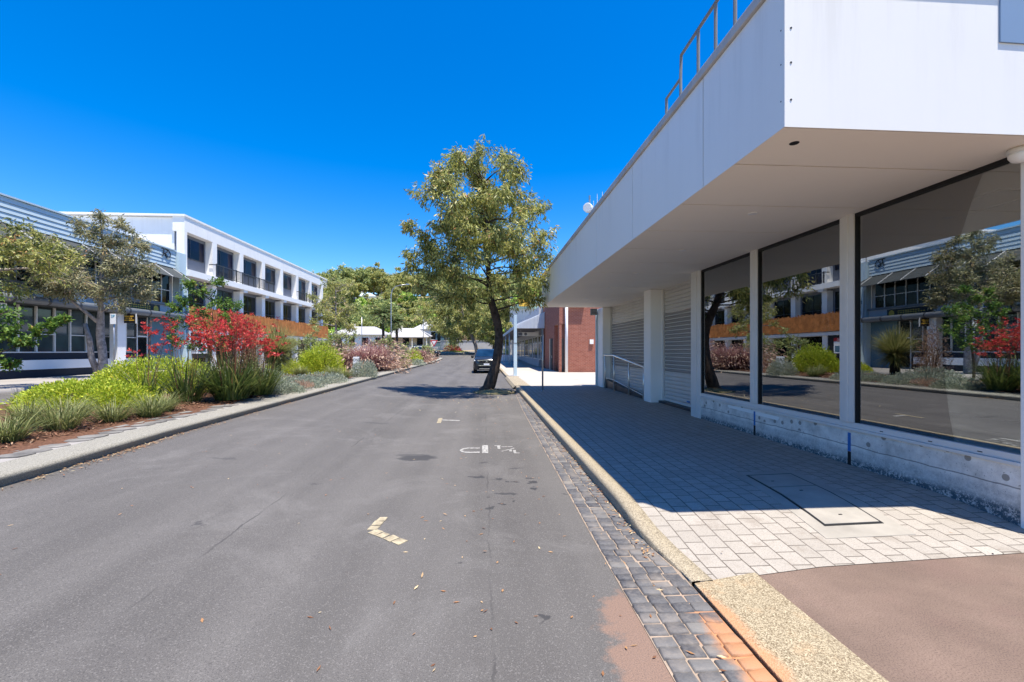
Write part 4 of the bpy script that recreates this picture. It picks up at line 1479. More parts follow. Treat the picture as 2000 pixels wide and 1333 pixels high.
# parking sign over the road
t = thing('parking_sign', 'small white 2P parking sign on a thin pole by the far kerb', 'sign', (-18.0, 22.7, .13))
mb = MB(); mb.tube([(-18, 22.72, .1), (-18, 22.72, 3.3)], .03, 8); mb.build('pole', M_steel, t, smooth=True)
mb = MB(); mb.box(-18.13, -17.87, 22.66, 22.68, 2.85, 3.35); mb.build('plate', M_signwht, t)
text('lettering', '2P', .17, (-18, 22.655, 3.23), (1, 0, 0), (0, 0, 1), M_teal, t)
# one way plate
rt_ = R(60)
rv = Vector((math.cos(rt_), math.sin(rt_), 0)); nv = Vector((math.sin(rt_), -math.cos(rt_), 0))
oc = Vector((-6.15, 21.8, .84))
t = thing('one_way_sign', 'low white ONE WAY sign with arrow in the median planting', 'sign', (oc.x, oc.y, .15))
mb = MB()
c = [oc + rv * a + Vector((0, 0, b)) for a, b in ((-.2, -.4), (.2, -.4), (.2, .42), (-.2, .42))]
mb.prism([tuple(p) for p in c], -nv * .01)
mb.build('plate', M_signwht, t)
text('lettering', 'ONE', .2, oc + Vector((0, 0, .26)) + nv * .004, rv, (0, 0, 1), M_black, t, .002)
text('lettering', 'WAY', .19, oc + Vector((0, 0, .02)) + nv * .004, rv, (0, 0, 1), M_black, t, .002)
mb = MB()
ap = [(-.15, -.2), (-.06, -.12), (-.06, -.17), (.15, -.17), (.15, -.23), (-.06, -.23), (-.06, -.28)]
mb.prism([tuple(oc + rv * a + Vector((0, 0, b)) + nv * .002) for a, b in ap], nv * .004)
mb.build('arrow', M_black, t)
mb = MB(); mb.tube([tuple(oc - nv * .03 + Vector((0, 0, -.6))), tuple(oc - nv * .03 + Vector((0, 0, .35)))], .02, 8); mb.build('post', M_steel, t)

# ------------------------------------------------------------------ foliage materials
LM_euc = leafmat('eucalypt_leaves', [(0.0, (0.08, 0.11, 0.03)), (0.35, (0.25, 0.27, 0.075)), (0.62, (0.48, 0.48, 0.14)), (0.85, (0.66, 0.6, 0.22)), (0.95, (0.66, 0.46, 0.2)), (1.0, (0.55, 0.26, 0.12))], 0.45, 0.42)
LM_grey = leafmat('grey_olive_leaves', [(0.0, (0.12, 0.13, 0.06)), (0.5, (0.32, 0.31, 0.16)), (0.85, (0.5, 0.46, 0.28)), (1.0, (0.52, 0.34, 0.17))], 0.5, 0.4)
LM_green = leafmat('fresh_green_leaves', [(0.0, (0.0538, 0.115, 0.023)), (0.5, (0.123, 0.23, 0.0384)), (0.9, (0.261, 0.369, 0.0614)), (1.0, (0.461, 0.307, 0.092))])
LM_lime = leafmat('lime_leaves', [(0.0, (0.14, 0.216, 0.0162)), (0.45, (0.356, 0.454, 0.0324)), (0.85, (0.594, 0.626, 0.0648)), (1.0, (0.648, 0.486, 0.0864))])
LM_silver = leafmat('silver_leaves', [(0.0, (0.18, 0.22, 0.15)), (0.6, (0.33, 0.37, 0.28)), (1.0, (0.47, 0.47, 0.38))])
LM_grass = leafmat('lomandra_blades', [(0.0, (0.0816, 0.112, 0.0306)), (0.5, (0.184, 0.214, 0.0714)), (0.85, (0.326, 0.326, 0.133)), (1.0, (0.428, 0.357, 0.204))])
LM_gtree = leafmat('grass_tree_leaves', [(0.0, (0.1, 0.13, 0.04)), (0.5, (0.3, 0.31, 0.1)), (1.0, (0.55, 0.48, 0.22))])
LM_strap = leafmat('strap_leaves', [(0.0, (0.0432, 0.0756, 0.0216)), (0.5, (0.0972, 0.14, 0.0324)), (0.85, (0.216, 0.248, 0.0648)), (1.0, (0.302, 0.238, 0.0864))])
LM_red = leafmat('red_flowers', [(0.0, (0.3, 0.018, 0.028)), (0.5, (0.64, 0.055, 0.06)), (0.85, (0.78, 0.16, 0.1)), (1.0, (0.8, 0.4, 0.2))])
LM_stalk = leafmat('flower_stalks', [(0.0, (0.12, 0.09, 0.03)), (0.6, (0.2, 0.1, 0.04)), (1.0, (0.26, 0.06, 0.04))])
LM_pur = leafmat('purple_grass_blades', [(0.0, (0.13, 0.052, 0.0585)), (0.4, (0.286, 0.13, 0.13)), (0.8, (0.546, 0.338, 0.299)), (1.0, (0.715, 0.494, 0.416))])
LM_dark = leafmat('dark_olive_leaves', [(0.0, (0.155, 0.198, 0.0796)), (0.6, (0.377, 0.443, 0.155)), (1.0, (0.707, 0.663, 0.266))])
LM_olive = leafmat('yellow_olive_leaves', [(0.0, (0.14, 0.17, 0.05)), (0.45, (0.38, 0.4, 0.12)), (0.85, (0.62, 0.58, 0.22)), (1.0, (0.62, 0.45, 0.2))], 0.45, 0.42)
LM_pink = leafmat('dry_pink_seedheads', [(0.0, (0.26, 0.156, 0.104)), (0.6, (0.468, 0.312, 0.221)), (1.0, (0.598, 0.429, 0.325))])
LM_hillg = leafmat('hill_green_leaves', [(0.0, (0.202, 0.337, 0.0672)), (0.6, (0.471, 0.672, 0.134)), (1.0, (0.807, 0.85, 0.202))])
LM_palm = leafmat('palm_fronds', [(0.0, (0.085, 0.136, 0.0425)), (0.6, (0.187, 0.255, 0.085)), (1.0, (0.34, 0.34, 0.136))])
LM_litter = leafmat('dry_leaf_litter', [(0.0, (0.14, 0.06, 0.03)), (0.4, (0.32, 0.16, 0.07)), (0.75, (0.46, 0.28, 0.13)), (1.0, (0.6, 0.5, 0.3))], trans=0.05)
LM_chip = leafmat('bark_chips', [(0.0, (0.05, 0.022, 0.014)), (0.5, (0.15, 0.066, 0.038)), (0.85, (0.27, 0.145, 0.085)), (1.0, (0.42, 0.28, 0.18))], trans=0.0)


# ------------------------------------------------------------------ plants
def limb(mb, a, b, r0, r1, rnd, sag=0.12, n=5):
    a, b = Vector(a), Vector(b)
    ln = (b - a).length
    mid = Vector((rnd.gauss(0, .06), rnd.gauss(0, .06), rnd.uniform(0, sag))) * ln
    pts, rs = [], []
    for i in range(n + 1):
        t = i / n
        p = a.lerp(b, t) + mid * (4 * t * (1 - t)) * .6
        if 0 < i < n: p += Vector((rnd.gauss(0, .012), rnd.gauss(0, .012), rnd.gauss(0, .012))) * ln
        pts.append(p)
        rs.append(r0 + (r1 - r0) * t)
    mb.tube(pts, rs, 6)
    return pts


def make_tree(name, label, cat, trunk, clumps, leaf, bark, seed=1, twigs=12, per=26, ll=.14, lw=.034, droop=.7,
              group=None, forks=None, tw_r=.006, twigs_vis=True, limb_r=.4, kind=None):
    """trunk: [(x,y,z,r)...]; clumps: [(x,y,z,r)...] foliage masses, each carried by a limb"""
    rnd = random.Random(seed)
    rng = np.random.default_rng(seed)
    base = trunk[0][:3]
    t = thing(name, label, cat, base, group)
    mb = MB()
    # subdivide the trunk smoothly
    P = [Vector(p[:3]) for p in trunk]; rr = [p[3] for p in trunk]
    pts, rs = [], []
    for i in range(len(P) - 1):
        p0 = P[max(i - 1, 0)]; p1 = P[i]; p2 = P[i + 1]; p3 = P[min(i + 2, len(P) - 1)]
        for k in range(4):
            u = k / 4
            pts.append(0.5 * ((2 * p1) + (p2 - p0) * u + (2 * p0 - 5 * p1 + 4 * p2 - p3) * u * u + (3 * p1 - p0 - 3 * p2 + p3) * u ** 3))
            rs.append((rr[i] + (rr[i + 1] - rr[i]) * u) * rnd.uniform(.95, 1.06))
    pts.append(P[-1]); rs.append(rr[-1])
    mb.tube(pts, rs, 10)
    nodes = [(p, r) for p, r in zip(pts, rs)]
    lim = []
    first = len(pts) * .45
    order = sorted(clumps, key=lambda c: (Vector(c[:3]) - pts[-1]).length)
    top = [(p, r) for i, (p, r) in enumerate(nodes) if i >= first]
    for c in order:
        v = Vector(c[:3])
        best = min(top, key=lambda n: (n[0] - v).length + (1.5 if n[0].z > v.z - .1 else 0) + max(0, .02 - n[1]) * 40)
        r0 = min(best[1] * .8, .02 + .03 * (best[0] - v).length * limb_r * 2)
        lp = limb(mb, best[0], v, max(r0, .012), max(.008, r0 * .3), rnd)
        for i, p in enumerate(lp[2:], 2):
            top.append((p, r0 + (r0 * .3 - r0) * i / 5))
    # twigs and leaves
    PP, DD = [], []
    for c in clumps:
        cc = np.array(c[:3]); r = c[3]
        nt = max(3, int(twigs * (c[4] if len(c) > 4 else 1)))
        for k in range(nt):
            d = rng.normal(size=3); d[2] = d[2] * .8 + .15
            d /= np.linalg.norm(d)
            e = cc + d * r * rng.uniform(.55, 1.15)
            if twigs_vis and k % 2 == 0:
                m = cc + d * r * .5 + np.array([0, 0, .08 * r])
                mb.tube([tuple(cc), tuple(m), tuple(e)], [tw_r * 1.6, tw_r * 1.2, tw_r * .6], 3)
            n = int(per * rng.uniform(.6, 1.3))
            tt = rng.uniform(.25, 1.08, n)[:, None]
            p = cc + (e - cc) * tt + rng.normal(size=(n, 3)) * r * .13
            PP.append(p)
            dd = d * .5 + rng.normal(size=(n, 3)) * .55 + np.array([0, 0, -droop])
            DD.append(dd)
    P_ = np.concatenate(PP); D_ = np.concatenate(DD)
    n = len(P_)
    V, F = leaf_arrays(P_, D_, rng.uniform(.65, 1.25, n) * ll, rng.uniform(.7, 1.3, n) * lw, rng)
    # leaf colour drifts between shoots: young, old and turning leaves
    cl = np.repeat(rng.normal(0, .13, len(PP)), [len(p) for p in PP])
    tint = np.clip(rng.beta(2.2, 2.6, n) + cl, 0, 1)
    np_mesh('crown', V, F, leaf, t, tint)
    mb.build('trunk', bark, t, smooth=True)
    return t


def crown_clumps(cx, cy, cz, rx, ry, rz, n, r, seed, profile=None, low=0.0):
    rnd = random.Random(seed)
    out = []
    tries = 0
    while len(out) < n and tries < 9000:
        tries += 1
        u = Vector((rnd.gauss(0, 1), rnd.gauss(0, 1), rnd.gauss(0, 1))).normalized()
        q = rnd.random() ** .45
        z = u.z * q
        k = 1.0 if profile is None else profile(z)
        p = (cx + u.x * q * rx * k, cy + u.y * q * ry * k, cz + z * rz)
        rad = r * rnd.uniform(.7, 1.25)
        if any((Vector(p) - Vector(o[:3])).length < (rad + o[3]) * .38 for o in out): continue
        out.append((*p, rad))
    return out


def mound(name, label, cat, x, y, z, rx, ry, h, n, leaf, ll, lw, seed, up=.6, group=None, lumps=7, parent=None, tintshift=0.0, kind=None, stems=True):
    """low bush: leaf-sized faces through the shell of several overlapping lumps"""
    rng = np.random.default_rng(seed)
    t = thing(name, label, cat, (x, y, z), group)
    if kind: t['kind'] = kind
    L0 = [(0, 0, 0.0, 1.0, 1.0)]
    for i in range(lumps):
        a = rng.uniform(0, 6.28); q = rng.uniform(.35, .7)
        L0.append((math.cos(a) * q, math.sin(a) * q, 0, rng.uniform(.35, .55), rng.uniform(.55, .95)))
    PP, DD, TT = [], [], []
    wts = np.array([l[3] ** 2 for l in L0]); wts[0] *= .8; wts /= wts.sum()
    for l, wgt in zip(L0, wts):
        m = int(n * wgt)
        d = rng.normal(size=(m, 3)); d[:, 2] = np.abs(d[:, 2]); d = unit(d)
        q = np.where(rng.random(m) < .75, rng.uniform(.84, 1.03, m), rng.uniform(.2, .9, m))[:, None] * (1 + .05 * rng.normal(size=(m, 1)))
        p = d * q * np.array([l[3] * rx, l[3] * ry, l[4] * h]) + np.array([l[0] * rx, l[1] * ry, 0])
        PP.append(p)
        DD.append(d * np.array([1, 1, .8]) + rng.normal(size=(m, 3)) * .5 + np.array([0, 0, up]))
        # each shoot tip carries its own flush of colour
        TT.append(np.clip(rng.beta(2.4, 2.4, m) + rng.normal(0, .08) + tintshift, 0, 1))
    P = np.concatenate(PP) + np.array([x, y, z]); D = np.concatenate(DD); T = np.concatenate(TT)
    m = len(P)
    V, F = leaf_arrays(P, D, rng.uniform(.6, 1.3, m) * ll, rng.uniform(.7, 1.3, m) * lw, rng)
    np_mesh('foliage', V, F, leaf, t, T)
    if stems:
        mb = MB()
        rnd = random.Random(seed)
        for i in range(10):
            a = rnd.uniform(0, 6.28); q = rnd.uniform(.3, .75)
            mb.tube([(x, y, z - .05), (x + math.cos(a) * q * rx * .5, y + math.sin(a) * q * ry * .5, z + h * .4), (x + math.cos(a) * q * rx, y + math.sin(a) * q * ry, z + h * .6)], [.018, .012, .005], 5)
        mb.build('stems', M_bark, t)
    return t


def tuft(name, label, cat, x, y, z, r, h, n, leaf, seed, width=.011, droop=(.6, 1.4), lean=(.05, .8), group=None, spread=.35, extra=None):
    rng = np.random.default_rng(seed)
    t = thing(name, label, cat, (x, y, z), group)
    a0 = rng.uniform(0, 2 * PI, n); q = np.sqrt(rng.uniform(0, 1, n)) * r * spread
    P = np.stack([x + np.cos(a0) * q, y + np.sin(a0) * q, np.full(n, z - .02)], 1)
    az = a0 + rng.normal(0, .5, n)
    V, F, tip = blade_arrays(P, az, rng.uniform(*lean, n), rng.uniform(.6, 1.15, n) * h, rng.uniform(.7, 1.3, n) * width, rng.uniform(*droop, n), rng)
    tint = np.repeat(np.clip(rng.beta(2.2, 2.2, n), 0, 1), 4)
    np_mesh('leaf_blades', V, F, leaf, t, tint)
    if extra: extra(t, rng)
    return t


# ---- the street tree by the kerb
prof_main = lambda z: (1.0 if z < .1 else 1.0 - .5 * ((z - .1) / .9) ** 1.5)
mt = [(0.12, 16.7, -.02, .32), (0.2, 16.65, .16, .23), (0.42, 16.6, .85, .185), (0.56, 16.6, 1.6, .165), (0.58, 16.5, 2.3, .15), (0.44, 16.4, 2.9, .145), (.26, 16.2, 3.5, .13), (.2, 16.0, 4.2, .1), (.15, 15.8, 5.2, .07), (.1, 15.7, 6.4, .045), (.05, 15.6, 7.5, .025)]
mc = crown_clumps(-.05, 15.7, 6.05, 2.42, 2.5, 2.62, 96, .5, 12, prof_main)
mc = [c for c in mc if not (c[2] < 4.3 and abs(c[0]) > 2.35)]
mc += [(-2.3, 15.6, 4.9, .5), (-2.05, 15.3, 5.4, .48), (2.15, 15.6, 4.8, .48), (2.2, 15.4, 5.6, .46), (-1.9, 16.2, 4.3, .45)]
mc += [(-1.0, 14.9, 4.1, .5), (.6, 14.8, 3.9, .5), (1.2, 15.2, 4.3, .5), (-.3, 14.7, 4.5, .5), (.1, 14.8, 3.6, .42), (-1.5, 14.9, 4.4, .5), (1.5, 14.9, 3.7, .42), (-.8, 16.6, 3.9, .45), (.7, 16.9, 4.0, .45)]
mc += [(-2.1, 15.2, 3.7, .55), (-1.4, 16.4, 3.5, .5), (1.5, 15.8, 3.5, .5), (1.9, 15.0, 4.0, .45), (-2.5, 15.6, 4.5, .42), (1.9, 16.1, 3.4, .36), (.9, 16.6, 3.1, .45), (-.7, 15.2, 3.4, .5), (-2.6, 15.6, 5.9, .36), (2.15, 15.8, 6.6, .4), (-.9, 15.5, 8.35, .36), (.7, 15.6, 8.45, .36)]
mt_o = make_tree('street_tree', 'tall leaning eucalypt street tree with dark trunk standing at the road edge', 'tree', mt, mc, LM_euc, M_bark, seed=21, twigs=14, per=25, ll=.17, lw=.041, droop=.85, tw_r=.006, limb_r=.2)
t = thing('tree_mulch', 'ring of fallen leaves and bark around the street tree base', 'leaf litter', (.4, 16.4, .01))
t['kind'] = 'stuff'
rng = np.random.default_rng(77)
n = 900
a = rng.uniform(0, 6.28, n); q = np.sqrt(rng.uniform(0, 1, n))
P = np.stack([.45 + np.cos(a) * q * .8, 16.35 + np.sin(a) * q * .75, .02 + .1 * (1 - q) + rng.uniform(0, .015, n)], 1)
D = rng.normal(size=(n, 3)) * np.array([1, 1, .15])
V, F = leaf_arrays(P, D, rng.uniform(.05, .12, n), rng.uniform(.015, .03, n), rng)
np_mesh('leaves', V, F, LM_litter, t, rng.uniform(0, 1, n))
mb = MB(); mb.lathe((.45, 16.35, 0), [(.85, .0), (.7, .05), (.35, .1), (0.01, .12)], 18); mb.build('soil', M_dirt, t, smooth=True)

# ---- trees on the left
lt = [(-20.5, 25.1, .1, .24), (-20.45, 25.1, 1.2, .2), (-20.5, 25.0, 2.4, .18), (-20.4, 24.9, 3.2, .16), (-20.3, 24.8, 4.2, .11), (-20.2, 24.7, 5.8, .07), (-20.1, 24.7, 7.4, .035)]
lc = [(-19.3, 24.2, 4.8, .8), (-18.4, 24.6, 4.6, .75), (-18.0, 24.3, 5.4, .7), (-19.2, 24.6, 6.0, .9), (-18.2, 24.4, 6.4, .75), (-18.6, 24.7, 7.4, .7), (-19.6, 24.6, 7.3, .8), (-20.6, 24.4, 7.6, .75), (-20.3, 24.7, 6.6, .9), (-21.4, 24.4, 6.4, .85), (-22.3, 24.6, 6.8, .75), (-22.0, 24.3, 5.7, .85), (-20.9, 24.0, 5.3, .8), (-22.9, 24.3, 6.0, .7), (-23.0, 24.4, 5.0, .7), (-21.8, 24.2, 4.6, .7), (-18.9, 24.3, 8.1, .5), (-20.1, 24.5, 8.5, .5), (-21.1, 24.4, 8.1, .5), (-17.6, 24.4, 6.0, .5), (-17.7, 24.4, 5.0, .5), (-17.9, 24.3, 7.0, .5), (-20.2, 24.2, 4.4, .6), (-19.0, 24.2, 3.9, .5), (-23.5, 24.4, 6.6, .6), (-24.0, 24.0, 5.6, .6)]
lc += crown_clumps(-22.6, 24.3, 5.6, 2.2, 1.6, 1.5, 16, .7, 15) + crown_clumps(-19.3, 24.4, 5.9, 2.0, 1.6, 2.0, 12, .65, 16)
lo = make_tree('pavement_tree', 'grey-olive street tree with forked pale trunk on the far left pavement', 'tree', lt, lc, LM_grey, M_barkp, seed=8, twigs=15, per=23, ll=.2, lw=.055, droop=.4, tw_r=.012)
m2 = MB(); m2.tube([(-20.62, 25.1, .05), (-20.95, 25.0, 1.2), (-21.05, 25.0, 2.2), (-21.2, 24.9, 3.0)], [.15, .14, .12, .09], 8); m2.tube([(-20.45, 24.9, 3.0), (-21.5, 24.6, 4.1), (-22.2, 24.4, 5.2)], [.1, .07, .05], 7)
m2.build('second_stem', M_barkp, lo, smooth=True)

make_tree('pavement_tree', 'olive-yellow tree crown at the far left edge over the pavement', 'tree',
          [(-18.7, 17.6, .1, .16), (-18.7, 17.6, 1.5, .14), (-18.6, 17.6, 3.0, .12), (-18.5, 17.6, 4.5, .08), (-18.4, 17.6, 5.6, .04)],
          crown_clumps(-17.9, 17.7, 5.0, 2.1, 1.6, 1.15, 26, .55, 18), LM_euc, M_barkp, seed=19, twigs=13, per=28, ll=.17, lw=.05, droop=.5, tw_r=.009)

# bright green branchy tree whose limbs come in from the left edge
gt_ = [(-12.2, 10.2, .15, .1), (-12.25, 10.3, .9, .085), (-12.2, 10.4, 1.7, .07), (-12.3, 10.5, 2.6, .05), (-12.4, 10.5, 3.4, .03)]
gc = []
rnd = random.Random(6)
for (x, y, z, r) in [(-11.3, 10.9, 1.9, .3), (-11.1, 10.9, 2.4, .32), (-11.5, 10.9, 2.75, .35), (-11.2, 10.8, 1.4, .3), (-11.7, 10.8, 3.2, .4), (-11.5, 11.0, 2.1, .3), (-10.95, 11.0, 2.0, .24), (-10.75, 11.05, 1.72, .2), (-10.5, 11.1, 1.95, .17), (-10.25, 11.15, 2.15, .15), (-10.05, 11.2, 2.3, .12), (-11.0, 11.0, 1.25, .2), (-12.2, 10.5, 3.3, .5), (-12.8, 10.4, 2.6, .5), (-12.9, 10.8, 3.2, .5), (-12.0, 9.8, 2.4, .45), (-12.6, 10.3, 1.8, .45), (-11.6, 10.6, 1.0, .28), (-12.1, 10.0, 1.3, .35)]:
    gc.append((x, y, z, r))
make_tree('crepe_myrtle', 'bright green branching tree reaching in from the left edge over the median', 'tree', gt_, gc, LM_green, M_bark, seed=31, twigs=13, per=26, ll=.085, lw=.048, droop=.05, tw_r=.005)

# green and pinkish shrub behind the red flowers
sh = [(-9.16, 15.33, 0.48, 0.047), (-9.16, 15.33, 1.04, 0.04), (-9.09, 15.33, 1.75, 0.032), (-9.05, 15.33, 2.38, 0.02)]
sc_ = [(-10.03, 15.41, 3.21, 0.304), (-10.11, 15.33, 2.48, 0.348), (-9.56, 15.41, 2.79, 0.365), (-9.40, 15.33, 3.51, 0.278), (-9.01, 15.41, 3.11, 0.365), (-8.85, 15.41, 3.82, 0.243), (-8.61, 15.33, 2.69, 0.365), (-9.80, 15.33, 3.77, 0.243), (-9.16, 15.25, 2.27, 0.392), (-8.37, 15.41, 3.11, 0.278), (-9.56, 15.33, 1.77, 0.348), (-8.77, 15.25, 1.87, 0.392), (-10.19, 15.25, 1.87, 0.304), (-8.29, 15.33, 2.27, 0.348), (-10.23, 15.33, 2.95, 0.261)]
make_tree('flowering_shrub', 'tall leafy green shrub rising behind the red flowers', 'shrub', sh, sc_, LM_green, M_bark, seed=17, twigs=13, per=30, ll=.085, lw=.042, droop=.1, tw_r=.006)
mound('seedhead_shrub', 'pinkish dry seed-head shrub between green shrub and orange screen', 'shrub', -8.35, 16.1, 0.45, 0.6, 0.55, 2.05, 3400, LM_pink, 0.079, 0.028, 41, lumps=6)


def kangaroo_paw(label, x, y, z, r, h, nl, ns, seed, fl=1.0):
    rng = np.random.default_rng(seed)
    rnd = random.Random(seed)
    t = thing('kangaroo_paw', label, 'flowering plant', (x, y, z), 'red kangaroo paws in the median')
    a0 = rng.uniform(0, 2 * PI, nl); q = np.sqrt(rng.uniform(0, 1, nl)) * r * .6
    P = np.stack([x + np.cos(a0) * q, y + np.sin(a0) * q, np.full(nl, z - .03)], 1)
    V, F, tip = blade_arrays(P, a0 + rng.normal(0, .6, nl), rng.uniform(.03, .8, nl), rng.uniform(.5, 1.1, nl) * h * .62, rng.uniform(.022, .045, nl), rng.uniform(.15, 1.3, nl), rng)
    np_mesh('strap_leaves', V, F, LM_strap, t, np.repeat(np.clip(rng.beta(2, 2.2, nl), 0, 1), 4))
    mb = MB()
    FP, FD, FT = [], [], []
    for i in range(ns):
        a = rnd.uniform(0, 2 * PI); qq = math.sqrt(rnd.random()) * r
        b = Vector((x + math.cos(a) * qq * .4, y + math.sin(a) * qq * .4, z))
        top = Vector((x + math.cos(a) * qq * 1.25, y + math.sin(a) * qq * 1.25, z + h * rnd.uniform(.62, 1.05)))
        m = b.lerp(top, .55) + Vector((0, 0, .08 * h))
        mb.tube([b, m, top], [.007, .006, .004], 4)
        for k in range(rnd.randint(4, 7)):
            s = m.lerp(top, rnd.uniform(.35, 1.0))
            d = Vector((rnd.gauss(0, 1), rnd.gauss(0, 1), rnd.uniform(.1, .9))).normalized()
            e = s + d * rnd.uniform(.07, .2)
            mb.tube([s, e], [.004, .003], 3)
            nf = rnd.randint(7, 13)
            c = rnd.gauss(.45, .16)
            for j in range(nf):
                fd = (d * .7 + Vector((rnd.gauss(0, .7), rnd.gauss(0, .7), rnd.gauss(.25, .5)))).normalized()
                FP.append(tuple(s.lerp(e, rnd.uniform(.4, 1.1)) + fd * .01)); FD.append(tuple(fd)); FT.append(min(1, max(0, c + rnd.gauss(0, .14))))
    mb.build('flower_stalks', M_stalk, t)
    n = len(FP)
    V, F = leaf_arrays(np.array(FP), np.array(FD), rng.uniform(.05, .085, n) * fl, rng.uniform(.018, .03, n) * fl, rng)
    np_mesh('flowers', V, F, LM_red, t, FT)
    return t


M_stalk = simple('flower_stalk_skin', (0.16, 0.07, 0.035), 0.7, 0.3, 8.0, 0.3)
kangaroo_paw('small sparse red kangaroo paw at the left end of the red clump', -7.1, 9.75, 0.48, 0.28, 1.74, 50, 6, 51)
kangaroo_paw('red kangaroo paw in front of the grey building corner fin', -6.5, 10.15, 0.47, 0.42, 1.85, 150, 11, 52)
kangaroo_paw('large dense red kangaroo paw in the middle of the red clump', -5.88, 10.7, 0.45, 0.52, 2.0, 420, 34, 53)
kangaroo_paw('dense red kangaroo paw nearest the kerb beside the grass tree', -5.78, 11.8, 0.45, 0.45, 1.8, 330, 24, 54)
kangaroo_paw('red kangaroo paw at the back right of the red clump', -6.5, 11.9, 0.47, 0.48, 2.05, 150, 18, 55)

# lime mounds
mound('lime_shrub', 'low spreading lime-green shrub nearest the camera in the median', 'shrub', -7.66, 9.09, 0.48, 1.07, 0.99, 0.49, 21870, LM_lime, 0.057, 0.024, 61, up=.35, lumps=9)
mound('lime_shrub', 'taller lime-green shrub behind the red kangaroo paws', 'shrub', -8.37, 12.01, 0.48, 1.5, 1.03, 0.91, 20655, LM_lime, 0.060, 0.026, 62, up=.35, lumps=9, tintshift=.05)
mound('lime_shrub', 'rounded lime-yellow shrub beside the one way sign', 'shrub', -7.58, 21.33, 0.48, 0.99, 0.95, 1.38, 17010, LM_lime, 0.074, 0.036, 63, up=.35, lumps=9, tintshift=.03)
mound('lime_shrub', 'lower yellow-green shrub spreading left of the rounded lime shrub', 'shrub', -8.85, 20.86, 0.48, 1.11, 0.79, 0.59, 10935, LM_lime, 0.067, 0.032, 64, up=.35, lumps=6, tintshift=.12)
# silver groundcovers
for i, (x, y, rx, ry, h, lb) in enumerate([
        (-5.81, 12.88, 0.71, 0.71, 0.24, 'nearest silver-leaved groundcover by the grass tree'),
        (-6.08, 14.69, 0.91, 0.95, 0.28, 'wide silver-leaved groundcover in the middle of the median edge'),
        (-6.04, 16.83, 0.95, 1.19, 0.27, 'far silver-leaved groundcover patch before the spiky grass'),
        (-7.35, 15.25, 0.87, 0.95, 0.32, 'silver-leaved groundcover behind the others beside the grass tree trunk'),
        (-5.53, 20.86, 0.59, 0.71, 0.57, 'rounded silver mound right behind the one way sign'),
        (-5.69, 37.92, 0.71, 1.74, 0.36, 'small distant silver mound between the two purple grasses')]):
    mound('silver_groundcover', lb, 'groundcover', x, y, BED(x, y) - .03, rx, ry, h * 1.35 + .04, 5200 if i < 5 else 900, LM_silver, .06 if i < 5 else .12, .026 if i < 5 else .05, 70 + i, up=.3, lumps=8, group='silver groundcovers in the median', stems=False)
mound('pink_groundcover', 'small pinkish-grey groundcover beside the silver leaves', 'groundcover', -5.53, 13.67, 0.44, 0.4, 0.47, 0.21, 1200, LM_pink, 0.04, 0.016, 79, lumps=5, stems=False)

# grass tufts along the mulch edge
TT = [(-6.12, 6.08, 0.4, 0.52, 'dark green grass tuft cut by the left edge of the picture'), (-6.2, 6.91, 0.43, 0.49, 'second strappy grass tuft from the left edge'),
      (-6.75, 6.99, 0.4, 0.43, 'grass tuft in the back row second from the left'), (-6.12, 7.7, 0.4, 0.46, 'third strappy grass tuft along the mulch'),
      (-6.79, 7.82, 0.36, 0.4, 'grass tuft tucked against the low lime shrub'), (-5.96, 8.29, 0.36, 0.43, 'fourth strappy grass tuft along the mulch'),
      (-6.16, 8.93, 0.33, 0.41, 'grass tuft just left of the red kangaroo paws'), (-7.43, 6.79, 0.36, 0.4, 'rear grass tuft at the left edge'),
      (-6.56, 19.75, 0.55, 0.67, 'spiky pale grass tuft left of the one way sign'), (-5.93, 19.2, 0.36, 0.43, 'small pale grass tuft in front of the spiky grass'),
      (-7.82, 19.43, 0.4, 0.47, 'grass tuft beneath the lower yellow-green shrub'), (-5.49, 31.21, 0.47, 0.55, 'distant pale grass tuft past the large purple grass')]
for i, (x, y, r, h, lb) in enumerate(TT):
    tuft('grass_tuft', lb, 'grass tuft', x, y, BED(x, y), r * 1.1, h * 1.12 * (.85 + .1 * (i * 7 % 4)), 300 if i < 8 else 380, LM_grass, 90 + i, width=.013 if i < 8 else .02, group='grass tufts in the median')

# grass tree with black trunk
def skirt(t, rng):
    mb = MB()
    mb.tube([(-7.8, 17.1, .35), (-7.78, 17.1, .85), (-7.75, 17.1, 1.25)], [.19, .17, .155], 12)
    mb.build('trunk', M_black, t, smooth=True)
    n = 900
    a = rng.uniform(0, 6.28, n)
    P = np.stack([-7.75 + np.cos(a) * .1, 17.1 + np.sin(a) * .1, rng.uniform(1.15, 1.5, n)], 1)
    V, F, tip = blade_arrays(P, a, rng.uniform(.9, 2.3, n), rng.uniform(.45, .9, n), np.full(n, .02), rng.uniform(.0, .5, n), rng)
    np_mesh('lower_skirt', V, F, LM_gtree, t, np.repeat(np.clip(rng.beta(2, 2.5, n), 0, 1), 4))
tuft('grass_tree', 'round-headed grass tree with black trunk in the median', 'grass tree', -7.75, 17.1, 1.42, .4, 1.2, 1300, LM_gtree, 111, width=.024, droop=(.0, .6), lean=(.0, 1.4), spread=.3, extra=skirt)


